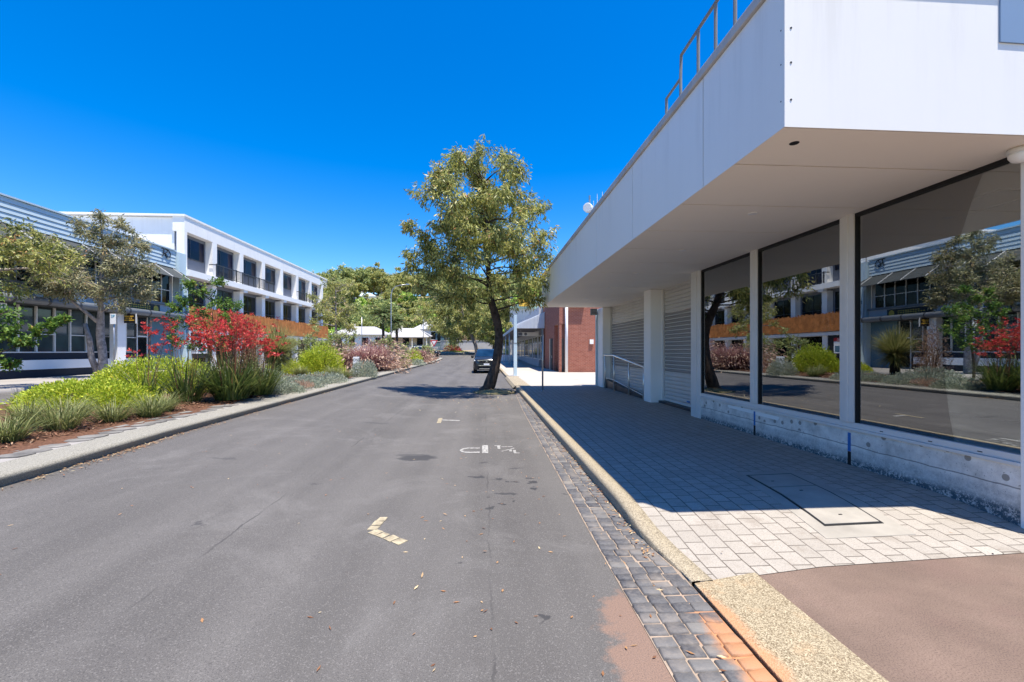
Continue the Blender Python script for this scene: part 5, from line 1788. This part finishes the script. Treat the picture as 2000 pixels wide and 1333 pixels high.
def fountain(label, x, y, z, r, h, n, seed, lw=.03):
    rng = np.random.default_rng(seed)
    t = thing('fountain_grass', label, 'ornamental grass', (x, y, z), 'purple fountain grasses')
    a0 = rng.uniform(0, 2 * PI, n); q = np.sqrt(rng.uniform(0, 1, n)) * r * .5
    P = np.stack([x + np.cos(a0) * q, y + np.sin(a0) * q, np.full(n, z)], 1)
    V, F, tip = blade_arrays(P, a0 + rng.normal(0, .5, n), rng.uniform(.05, .8, n), rng.uniform(.6, 1.1, n) * h * 1.25, np.full(n, lw), rng.uniform(.9, 2.0, n), rng, K=5)
    np_mesh('blades', V, F, LM_pur, t, np.repeat(np.clip(rng.beta(2, 2.4, n), 0, 1), 5))
    m = n // 2
    idx = rng.choice(n, m, replace=False)
    D = np.stack([np.cos(a0[idx]), np.sin(a0[idx]), rng.uniform(-1.2, .3, m)], 1)
    V, F = leaf_arrays(tip[idx], D, rng.uniform(.15, .3, m) * h * .6, np.full(m, lw * 2.2), rng)
    np_mesh('seed_heads', V, F, LM_pink, t, rng.uniform(.2, 1, m))
    return t


fountain('large arching purple fountain grass behind the one way sign', -6.95, 26.9, 0.4, 1.15, 1.58, 2600, 121)
fountain('purple fountain grass directly behind the large one', -7.35, 28.84, 0.44, 1.26, 1.74, 1500, 122)
fountain('distant brownish fountain grass at the far end of the median', -6.7, 45.03, 0.45, 1.1, 1.42, 1300, 123, .05)

# darker bushes and trees further along the median
make_tree('olive_tree', 'loose grey-olive tree in front of the far end of the white building', 'tree',
          [(-9.72, 30.02, 0.48, 0.126), (-9.72, 30.02, 1.59, 0.103), (-9.8, 30.02, 2.85, 0.079), (-9.8, 30.02, 4.28, 0.047), (-9.8, 30.02, 5.7, 0.024)],
          crown_clumps(-9.88, 30.02, 4.35, 1.86, 1.74, 2.05, 34, 0.49, 131), LM_olive, M_barkp, seed=131, twigs=9, per=20, ll=0.19, lw=0.047, droop=.8, tw_r=.012)
make_tree('dark_shrub', 'dark olive bushy shrub between lime shrub and purple grass', 'shrub',
          [(-8.69, 27.65, 0.48, 0.071), (-8.69, 27.65, 1.27, 0.055), (-8.69, 27.65, 2.22, 0.032)],
          crown_clumps(-8.69, 27.65, 1.71, 1.58, 1.26, 1.19, 24, 0.43, 132), LM_dark, M_bark, seed=132, twigs=9, per=20, ll=0.134, lw=0.047, droop=.1, tw_r=.008)
make_tree('dark_shrub', 'dark bush at the end of the batten screen behind the lime shrub', 'shrub',
          [(-10.35, 26.07, 0.44, 0.071), (-10.35, 26.07, 1.27, 0.055), (-10.35, 26.07, 2.22, 0.032)],
          crown_clumps(-10.27, 26.46, 1.83, 1.03, 1.03, 1.19, 16, 0.4, 133), LM_dark, M_bark, seed=133, twigs=9, per=20, ll=0.134, lw=0.047, droop=.1, tw_r=.008)
make_tree('dark_shrub', 'mid-distance dark green bush beyond the purple grass', 'shrub',
          [(-7.74, 37.13, 0.48, 0.071), (-7.74, 37.13, 1.27, 0.055), (-7.74, 37.13, 1.91, 0.032)],
          crown_clumps(-7.82, 37.13, 1.59, 1.74, 1.42, 0.95, 20, 0.43, 134), LM_dark, M_bark, seed=134, twigs=8, per=18, ll=0.174, lw=0.063, droop=.1, tw_r=.008)
mound('reddish_bush', 'small reddish bush above the purple fountain grass', 'shrub', -8.06, 33.18, 0.48, 1.03, 0.95, 2.05, 2200, LM_pur, 0.126, 0.047, 135, lumps=6)
mound('yellow_bush', 'yellow-green weeping bush between the two fountain grasses', 'shrub', -6.56, 41.08, 0.48, 0.95, 1.03, 1.19, 1700, LM_lime, 0.158, 0.04, 136, lumps=6, up=-.2)
make_tree('dark_shrub', 'distant dark bush by the give way sign', 'shrub',
          [(-6.79, 52.14, 0.64, 0.071), (-6.79, 52.14, 1.27, 0.055), (-6.79, 52.14, 1.91, 0.032)],
          crown_clumps(-7.03, 52.14, 1.51, 1.5, 1.42, 0.79, 14, 0.43, 137), LM_dark, M_bark, seed=137, twigs=8, per=14, ll=0.237, lw=0.079, droop=.1, tw_r=.01)
mound('shrub', 'tub shrub growing in the orange planter', 'shrub', 3.0, 58, gz(58) + .85, .3, .3, .9, 300, LM_hillg, .14, .05, 138, lumps=3, stems=False)

# mulch, bark chips and fallen leaves
def scatter(name, label, cat, P, ls, ws, mat, seed, flat=.12):
    rng = np.random.default_rng(seed)
    n = len(P)
    D = rng.normal(size=(n, 3)) * np.array([1, 1, flat])
    D = unit(D)
    S = unit(np.stack([-D[:, 1], D[:, 0], rng.normal(0, .15, n)], 1))
    Ln = rng.uniform(*ls, n)[:, None]; W = rng.uniform(*ws, n)[:, None]
    V = np.stack([P, P + D * Ln * .45 + S * W / 2, P + D * Ln, P + D * Ln * .5 - S * W / 2], 1).reshape(-1, 3)
    F = np.arange(len(V)).reshape(-1, 4)
    o = np_mesh(name, V, F, mat, tint=rng.uniform(0, 1, n), kind='stuff')
    tag(o, label, cat)
    return o


rng = np.random.default_rng(200)
n = 19000
yy = -1 + (rng.uniform(0, 1, n) ** 1.35) * 31
xx = np.array([lk(y) for y in yy]) - np.interp(yy, [4, 7, 12, 20, 30], [1.0, 1.0, .85, .75, .6]) - np.abs(rng.normal(0, .8, n))
zz = np.array([BED(x, y) for x, y in zip(xx, yy)]) + rng.uniform(.0, .025, n)
scatter('bark_chips', 'red-brown bark chips covering the median bed', 'mulch', np.stack([xx, yy, zz], 1), (.04, .11), (.015, .035), LM_chip, 201, .3)
P = []
rnd = random.Random(202)
for cy, m in [(5.0, 60), (5.8, 130), (6.4, 180), (7.2, 60), (8.1, 90), (9.6, 60), (11.4, 70), (14, 50), (17, 60), (22, 60), (29, 60)]:
    for i in range(m):
        y = cy + rnd.gauss(0, .28); x = lk(y) + .02 + abs(rnd.gauss(0, .07))
        P.append((x, y, LZ(y) + .006 + rnd.random() * .02))
for i in range(650):      # right gutter
    y = rnd.uniform(3.2, 17); x = 1.285 - abs(rnd.gauss(0, .05))
    P.append((x, y, .02 + rnd.random() * .012))
for i in range(420):      # loose leaves on the bitumen
    y = 1.6 + rnd.random() ** 1.6 * 18; x = rnd.uniform(-4.8, 1.25)
    if rnd.random() < .55: x = rnd.uniform(-.6, 1.25)
    P.append((x, y, cross(x, y) + .006 + (.014 if x > .88 else 0)))
for i in range(45):
    P.append((rnd.uniform(1.5, 4.4), rnd.uniform(3, 9), .132 if True else 0))
P = [p if p[1] > 4.3 or p[0] < 1.4 else (p[0], p[1], pvz(p[1]) + .004) for p in P]
scatter('fallen_leaves', 'small dry leaves fallen on the road and in the gutters', 'leaf litter', np.array(P), (.02, .055), (.007, .017), LM_litter, 203, .1)
P = [(rnd.gauss(0, .9), 15 + rnd.gauss(0, 1.6), .008) for i in range(380)]
P = [(x, y, z + cross(x, y)) for x, y, z in P]
scatter('fallen_leaves', 'dry leaves dropped under the street tree crown', 'leaf litter', np.array(P), (.04, .1), (.012, .026), LM_litter, 204, .1)


# ------------------------------------------------------------------ cars
def make_car(label, x, y, z, rz, paint, group):
    t = thing('parked_car', label, 'car', (x, y, z), group, rz)
    st = [(-2.22, .42, .78, .66), (-2.17, .3, .94, .78), (-2.02, .24, 1.02, .86), (-1.5, .22, 1.07, .9), (-1.0, .22, 1.11, .905), (0, .22, 1.12, .91), (1.2, .22, 1.14, .905), (1.9, .26, 1.14, .88), (2.15, .34, 1.1, .82), (2.22, .45, 1.0, .76)]
    V, F = [], []
    for yy, zb, zt, hw in st:
        for a, h in ((-.86, 0), (-1, .14), (-1, .6), (-.95, .9), (-.82, 1.0), (0, 1.02), (.82, 1.0), (.95, .9), (1, .6), (1, .14), (.86, 0)):
            V.append((hw * a, yy, zb + (zt - zb) * h))
    m = 11
    for j in range(len(st) - 1):
        for i in range(m):
            i2 = (i + 1) % m
            F.append((j * m + i, j * m + i2, (j + 1) * m + i2, (j + 1) * m + i))
    F.append(tuple(range(m))[::-1]); F.append(tuple(range((len(st) - 1) * m, len(st) * m)))
    mb = MB(); mb.add(V, F)
    # cabin pillars and roof
    rows = [(-1.12, .82, 1.09, -1.12), (-.35, .66, 1.6, 0), (.2, .68, 1.68, 0), (1.3, .67, 1.67, 0), (1.85, .62, 1.58, 0), (2.12, .78, 1.12, 0)]
    low = [(-1.12, .84), (-.35, .87), (.2, .88), (1.3, .88), (1.85, .86), (2.12, .8)]
    V, F = [], []
    for (yy, hw, zt, _), (y2, hl) in zip(rows, low):
        zl = 1.09
        V += [(-hl, yy, zl), (-hw, yy, max(zl + .005, zt - .05)), (-hw * .85, yy, max(zl + .01, zt)), (0, yy, max(zl + .012, zt + .02)), (hw * .85, yy, max(zl + .01, zt)), (hw, yy, max(zl + .005, zt - .05)), (hl, yy, zl)]
    for j in range(len(rows) - 1):
        for i in range(6): F.append((j * 7 + i, j * 7 + i + 1, (j + 1) * 7 + i + 1, (j + 1) * 7 + i))
    mb.add(V, F)
    mb.build('body', paint, t, smooth=True, local=True)
    P = MB()
    P.poly([(-.74, -1.09, 1.135), (.74, -1.09, 1.135), (.58, -.4, 1.6), (-.58, -.4, 1.6)])
    P.build('windscreen', M_carg, t, local=True)
    for s in (-1, 1):
        P = MB()
        for ya, yb, yc, yd in ((-.75, .1, .1, -.25), (.16, 1.15, 1.15, .16), (1.22, 1.85, 1.6, 1.22)):
            f = lambda y: s * (.885 if 0 < y < 1.5 else .868)
            P.poly([(f(ya), ya, 1.16), (f(yb), yb, 1.16), (s * .705, yc, 1.58), (s * .705, yd, 1.58)][::s])
        P.build('side_window', M_carg, t, local=True)
        P = MB(); P.prism([(s * .5, -2.19, .82), (s * .83, -2.1, .86), (s * .85, -1.98, .93), (s * .52, -2.16, .9)], (0, -.03, .005)); P.build('headlight', M_lamp, t, local=True)
        P = MB(); P.lathe((s * 1.0, -.72, 1.12), [(.03, -.1 * s), (.09, -.06 * s), (.1, .05 * s), (.04, .1 * s)], 10, 'x'); P.build('mirror', M_black, t, smooth=True, local=True)
        for yy in (-1.38, 1.36):
            P = MB(); P.lathe((s * .8, yy, .34), [(.2, -.11), (.32, -.1), (.345, -.06), (.345, .06), (.32, .1), (.2, .11)], 20, 'x'); ty = P.build('wheel', M_tyre, t, smooth=True, local=True)
            P = MB(); P.lathe((s * .905, yy, .34), [(.22, 0), (.2, s * .012), (.05, s * .016)], 14, 'x'); o = P.build('rim', M_chrome, None); o.parent = ty
            P = MB(); P.lathe((s * .82, yy, .36), [(.39, -.085), (.41, .0), (.4, .088)], 20, 'x'); P.build('wheel_arch', M_black, t, local=True)
    P = MB(); P.box(-.5, .5, -2.245, -2.2, .68, .9); P.build('grille', M_black, t, local=True)
    P = MB(); P.box(-.62, .62, -2.262, -2.246, .86, .885); P.box(-.55, .55, -2.27, -2.2, .52, .56); P.box(-.5, .5, -2.26, -2.2, .3, .34); P.build('chrome_bars', M_chrome, t, local=True)
    P = MB(); P.box(-.78, .78, -2.23, -2.0, .24, .5); P.build('lower_bumper', M_black, t, local=True)
    P = MB(); P.box(-.19, .19, -2.285, -2.271, .57, .68); P.build('number_plate', M_signwht, t, local=True)
    P = MB()
    for a in (90, 210, 330):
        c, s2 = math.cos(R(a)), math.sin(R(a))
        pt = lambda r, o: (r * c - o * s2, -2.275, .8 + r * s2 + o * c)
        P.prism([pt(0, 0), pt(.045, -.026), pt(.09, 0), pt(.045, .026)], (0, .012, 0))
    P.build('badge', M_chrome, t, local=True)
    return t


make_car('dark grey SUV parked at the kerb behind the street tree', .22, 32.4, 0.0, 0, M_carp, 'parked cars')
make_car('dark car half hidden behind the far median grass', -9.6, 76.5, gz(76.5), R(70), M_carp, 'parked cars')
make_car('distant white car behind the give way sign', -12.2, 88, gz(88), R(80), M_carw, 'parked cars')

# ------------------------------------------------------------------ far end of the street
t = thing('street_lamp', 'tall grey street lamp with curved outreach arm over the median', 'street lamp', (-12.35, 60, .2))
mb = MB(); mb.tube([(-12.35, 60, .15), (-12.35, 60, 5), (-12.35, 60, 9.0), (-12.2, 60, 9.7), (-11.8, 60, 10.15), (-11.2, 60, 10.35), (-10.2, 60, 10.45)], [.09, .075, .06, .055, .05, .045, .04], 8)
mb.build('pole', M_steel, t, smooth=True)
mb = MB(); mb.box(-10.4, -9.6, 59.88, 60.12, 10.4, 10.55); mb.build('lamp_head', M_steel, t, bevel=.03)


def pole(label, x, y, h, r=.1):
    t = thing('utility_pole', label, 'pole', (x, y, gz(y)))
    mb = MB(); mb.tube([(x, y, gz(y) - .1), (x, y, gz(y) + h)], [r, r * .7], 7); mb.build('shaft', M_steel, t, smooth=True)
    mb = MB(); mb.box(x - .5, x + .5, y - .04, y + .04, gz(y) + h - .4, gz(y) + h - .3); mb.build('cross_arm', M_darkmetal, t)


pole('grey utility pole between the white roofs and palm', -27, 100, 8.0)
pole('thin pale pole in front of the hip-roofed house', -13.2, 98, 9.0)
pole('thin pale pole beside the dark house wall', -8.9, 106, 8.5)


def giveway(label, x, y, h, face):
    t = thing('give_way_sign', label, 'sign', (x, y, gz(y)))
    mb = MB(); mb.tube([(x, y + .03, gz(y)), (x, y + .03, gz(y) + h)], .04, 8); mb.build('pole', M_steel if face else M_gold, t)
    z = gz(y) + h
    tri = lambda s, yy: [(x - s, yy, z + s * .58), (x, yy, z - s * 1.15), (x + s, yy, z + s * .58)]
    mb = MB(); mb.prism(tri(.55, y), (0, -.02, 0)); mb.build('red_plate' if face else 'plate_back', M_signred if face else M_wgrey, t)
    if face:
        mb = MB(); mb.prism(tri(.34, y - .021), (0, -.006, 0)); mb.build('white_face', M_signwht, t)


giveway('red and white give way sign at the end of the median', -7.2, 65, 2.5, True)
giveway('grey back of a give way sign on the roundabout', -6.0, 92, 3.3, False)

t = thing('retaining_wall', 'grey block retaining wall across the end of the street', 'wall', (-4, 114, 1.4))
mb = MB(); mb.box(-11, 14, 114, 114.6, .8, 4.1); mb.box(-19, -11, 114.1, 114.5, .8, 2.6); mb.build('wall', M_retain, t)
mb = MB(); mb.box(-11.1, 14.1, 113.9, 114.7, 4.1, 4.25); mb.build('capping', M_coping, t)
isl = MB(); isl.lathe((-6.3, 96, gz(96)), [(6.2, -.3), (6.2, .14), (6.0, .18), (3, .5), (0.01, .6)], 36)
o = isl.build('roundabout_island', M_kerbL, None, smooth=False); o['kind'] = 'structure'
mound('roundabout_flowers', 'pink and red flowering shrubs on the roundabout', 'shrub', -6.6, 94, gz(94) + .35, 2.0, 1.6, 1.5, 1500, LM_red, .25, .09, 301, lumps=5, tintshift=.25)
mound('roundabout_shrub', 'green bush above the red flowers on the roundabout', 'shrub', -6.9, 97, gz(97) + .4, 1.6, 1.6, 2.8, 1300, LM_dark, .3, .1, 302, lumps=5)
mound('roundabout_groundcover', 'low yellow-green groundcover at the roundabout edge', 'groundcover', -6.2, 92, gz(92) + .12, 3.4, 1.2, .55, 1400, LM_lime, .22, .07, 303, lumps=8, stems=False)
mound('wall_creeper', 'pinkish shrubs along the top of the retaining wall', 'shrub', -5, 115.2, 4.0, 4.0, 1.0, 1.5, 1800, LM_pink, .3, .1, 304, lumps=8)


def house(name, label, x, y, z, w, d, h, rh, wall, roof, verandah=True, rz=0.0):
    t = thing(name, label, 'house', (x, y, z), rz=rz)
    mb = MB(); mb.box(-w / 2, w / 2, 0, d, -1, h); mb.build('wall', wall, t, local=True)
    e = .5
    f = 2.2 if verandah else e
    mb = MB()
    r = min(w, d) * .42
    A = [(-w / 2 - e, -f, h - (.5 if verandah else 0)), (w / 2 + e, -f, h - (.5 if verandah else 0)), (w / 2 + e, d + e, h), (-w / 2 - e, d + e, h)]
    B = [(-w / 2 + r, d / 2, h + rh), (w / 2 - r, d / 2, h + rh)]
    mb.add(A + B, [(0, 1, 5, 4), (1, 2, 5), (2, 3, 4, 5), (3, 0, 4), (3, 2, 1, 0)])
    mb.box(-w / 2 - e, w / 2 + e, -f - .08, -f, A[0][2] - .2, A[0][2])
    rf = mb.build('roof', roof, t, local=True)
    mb = MB(); mb.box(-w * .2, -w * .2 + .6, d * .5, d * .5 + .6, h + rh * .5, h + rh + .7); o = mb.build('chimney', M_cream, None); o.parent = rf
    n = max(2, int(w / 3))
    for i in range(n):
        a = -w / 2 + w * (i + .25) / n
        mb = MB(); mb.box(a, a + w / n * .45, -.05, -.01, h * .3, h * .8); wn = mb.build('window', M_dkgl, t, local=True)
        mb = MB(); mb.box(a - .08, a + w / n * .45 + .08, -.08, -.051, h * .3 - .1, h * .3); o = mb.build('sill', M_white, None); o.parent = wn
    if verandah:
        for i in range(n + 1):
            a = -w / 2 + w * i / n
            mb = MB(); mb.box(a - .08, a + .08, -f + .1, -f + .26, -.5, h - .55); mb.build('verandah_post', M_white, t, local=True)
    return t


house('cottage', 'low white-roofed cottage with cream verandah at the end of the street', -20.0, 116, 1.9, 11, 7, 3.7, 2.0, M_cream, M_roofw)
house('cottage', 'white house with peaked hip roof behind the verandah cottage', -16.5, 132, 3.6, 8, 8, 4.4, 2.6, M_white, M_roofw, False)
house('cottage', 'wide white-roofed house left of the palms', -31, 112, 1.7, 13, 8, 3.9, 2.2, M_white, M_roofw, False)
house('shed_house', 'dark blue-walled house beside the hip-roofed white house', -11.5, 126, 2.6, 4, 8, 5.4, .8, M_steelblue, M_hood, False)
house('hill_house', 'pale-roofed house among the trees up the hillside', -60, 225, hill(-60, 225) - 2.6, 12, 9, 4.5, 2.2, M_white, M_clap, False)


def palm(label, x, y, z, h, r, seed):
    rng = np.random.default_rng(seed)
    t = thing('palm_tree', label, 'palm tree', (x, y, z), 'palm trees at the end of the street')
    mb = MB(); mb.tube([(x, y, z - .2), (x + .1, y, z + h * .5), (x, y, z + h)], [.38, .3, .3], 9); mb.build('trunk', M_bark, t, smooth=True)
    nf = 46
    az = rng.uniform(0, 6.28, nf)
    lean = rng.uniform(.1, 1.7, nf)
    PP, DD = [], []
    mb = MB()
    for a, l in zip(az, lean):
        p = Vector((x, y, z + h)); L0 = r * rng.uniform(.85, 1.15); pts = [p.copy()]
        ang = l
        for k in range(10):
            d = Vector((math.cos(a) * math.sin(ang), math.sin(a) * math.sin(ang), math.cos(ang)))
            p = p + d * L0 / 10
            pts.append(p.copy())
            s = Vector((-math.sin(a), math.cos(a), 0))
            for q in range(6):
                sg = 1 if q % 2 else -1
                PP.append(tuple(p - d * L0 / 10 * q / 6)); DD.append(tuple(s * sg + d * .6 + Vector((0, 0, -.35))))
            ang += .13
        mb.tube(pts, [.05, .05, .045, .04, .04, .035, .03, .03, .02, .02, .01], 3)
    mb.build('frond_stems', M_stalk, t)
    n = len(PP)
    V, F = leaf_arrays(np.array(PP), np.array(DD), rng.uniform(.6, 1.0, n), np.full(n, .09), rng)
    np_mesh('fronds', V, F, LM_palm, t, rng.beta(2, 2, n))
    return t


palm('taller palm tree in front of the white roofs', -22.4, 100, 1.0, 8.2, 3.6, 401)
palm('second palm tree right behind the street lamp', -19.6, 101, 1.0, 6.8, 3.2, 402)

# big loose trees behind the street tree
make_tree('gum_tree', 'large olive gum tree with pale leaning trunk beyond the parked car', 'tree',
          [(-1.3, 88, .7, .42), (-1.5, 88, 2.5, .36), (-2.6, 88, 5, .3), (-3.8, 88, 8, .22), (-4.6, 88, 12, .1)],
          crown_clumps(-5.2, 88, 9.2, 8.2, 5, 7.2, 95, 1.5, 501), LM_olive, M_barkp, seed=501, twigs=10, per=26, ll=.55, lw=.15, droop=.8, tw_r=.02)
make_tree('gum_tree', 'yellow-olive tree with dark forked trunk above the retaining wall', 'tree',
          [(-8.4, 117, 2.0, .4), (-8.3, 117, 4.5, .34), (-9.2, 117, 6.5, .24), (-9.8, 117, 9, .12)],
          crown_clumps(-8.0, 117, 9.6, 7.0, 4, 4.2, 55, 1.4, 502), LM_olive, M_bark, seed=502, twigs=10, per=24, ll=.6, lw=.18, droop=.6, tw_r=.02, limb_r=.8)
make_tree('gum_tree', 'tall olive tree rising right of the street tree trunk', 'tree',
          [(2.0, 82, .5, .35), (2.0, 82, 3, .3), (2.2, 82, 6, .2), (2.3, 82, 10, .08)],
          crown_clumps(3.0, 82, 7.4, 4.4, 3.4, 5.2, 50, 1.2, 503), LM_euc, M_bark, seed=503, twigs=10, per=24, ll=.5, lw=.14, droop=.8, tw_r=.02)

# hillside: four kinds of tree, each copied across the slope
def copy_tree(o, loc, s, rz):
    r = o.copy(); COL.objects.link(r)
    r.location = loc; r.scale = (s, s, s * random.Random(int(loc[0] * 7 + loc[1])).uniform(.85, 1.15)); r.rotation_euler = (0, 0, rz)
    for ch in o.children:
        c = ch.copy(); COL.objects.link(c); c.parent = r
    return r


kinds = []
for i, (mt_, lb, nl, rx, rz_, h) in enumerate([
        (LM_dark, 'dark olive bushland tree on the far hillside', 34, 5.0, 4.2, 6.0), (LM_hillg, 'bright green rounded tree on the far hillside', 30, 4.6, 3.4, 3.6),
        (LM_olive, 'yellow-olive gum tree on the far hillside', 34, 5.0, 5.0, 7.0), (LM_green, 'low mid-green bush on the far hillside', 20, 3.6, 2.2, 1.6)]):
    kinds.append((lb, mt_, nl, rx, rz_, h))
rnd = random.Random(909)
spots = []
for row, (y, u0, u1, st) in enumerate([(136, 640, 980, 27), (150, 620, 1000, 24), (166, 610, 1010, 25), (184, 600, 1020, 24), (204, 600, 1040, 24), (226, 590, 1050, 23), (250, 580, 1060, 19), (272, 560, 1075, 14)]):
    u = u0
    while u < u1:
        yy = y + rnd.uniform(-6, 6)
        x = (u - 944) / 860 * yy
        u += st * rnd.uniform(.7, 1.3)
        if abs(x + 60) < 8 and 214 < yy < 240: continue
        if yy < 145 and -36 < x < -8: 
            if yy < 141: continue
        k = rnd.choice([0, 1, 2, 3, 3, 1] if row < 5 else [0, 0, 2, 2, 1])
        if row >= 6: k = rnd.choice([0, 0, 2])
        spots.append((x, yy, k, rnd.uniform(.75, 1.25) * (1.0 if row < 6 else 1.15)))
proto = [None] * 4
for x, y, k, s in spots:
    lb, mt_, nl, rx, rz_, h = kinds[k]
    z = hill(x, y) - .3
    if proto[k] is None:
        cz = z + h
        hb = M_barkp if k in (0, 2) else M_bark
        proto[k] = make_tree('hill_tree', lb, 'tree', [(x, y, z - .5, .32), (x + .2, y, z + h * .45, .26), (x, y, z + h, .12)],
                             crown_clumps(x, y, cz, rx, rx, rz_, nl, 1.3, 600 + k), mt_, hb, seed=610 + k, twigs=9, per=16, ll=.85, lw=.38, droop=.3, tw_r=.03,
                             group=['dark hillside trees', 'bright green hillside trees', 'gum trees on the hillside', 'hillside bushes'][k], limb_r=.8)
    else:
        copy_tree(proto[k], (x, y, z), s, rnd.uniform(0, 6.28))
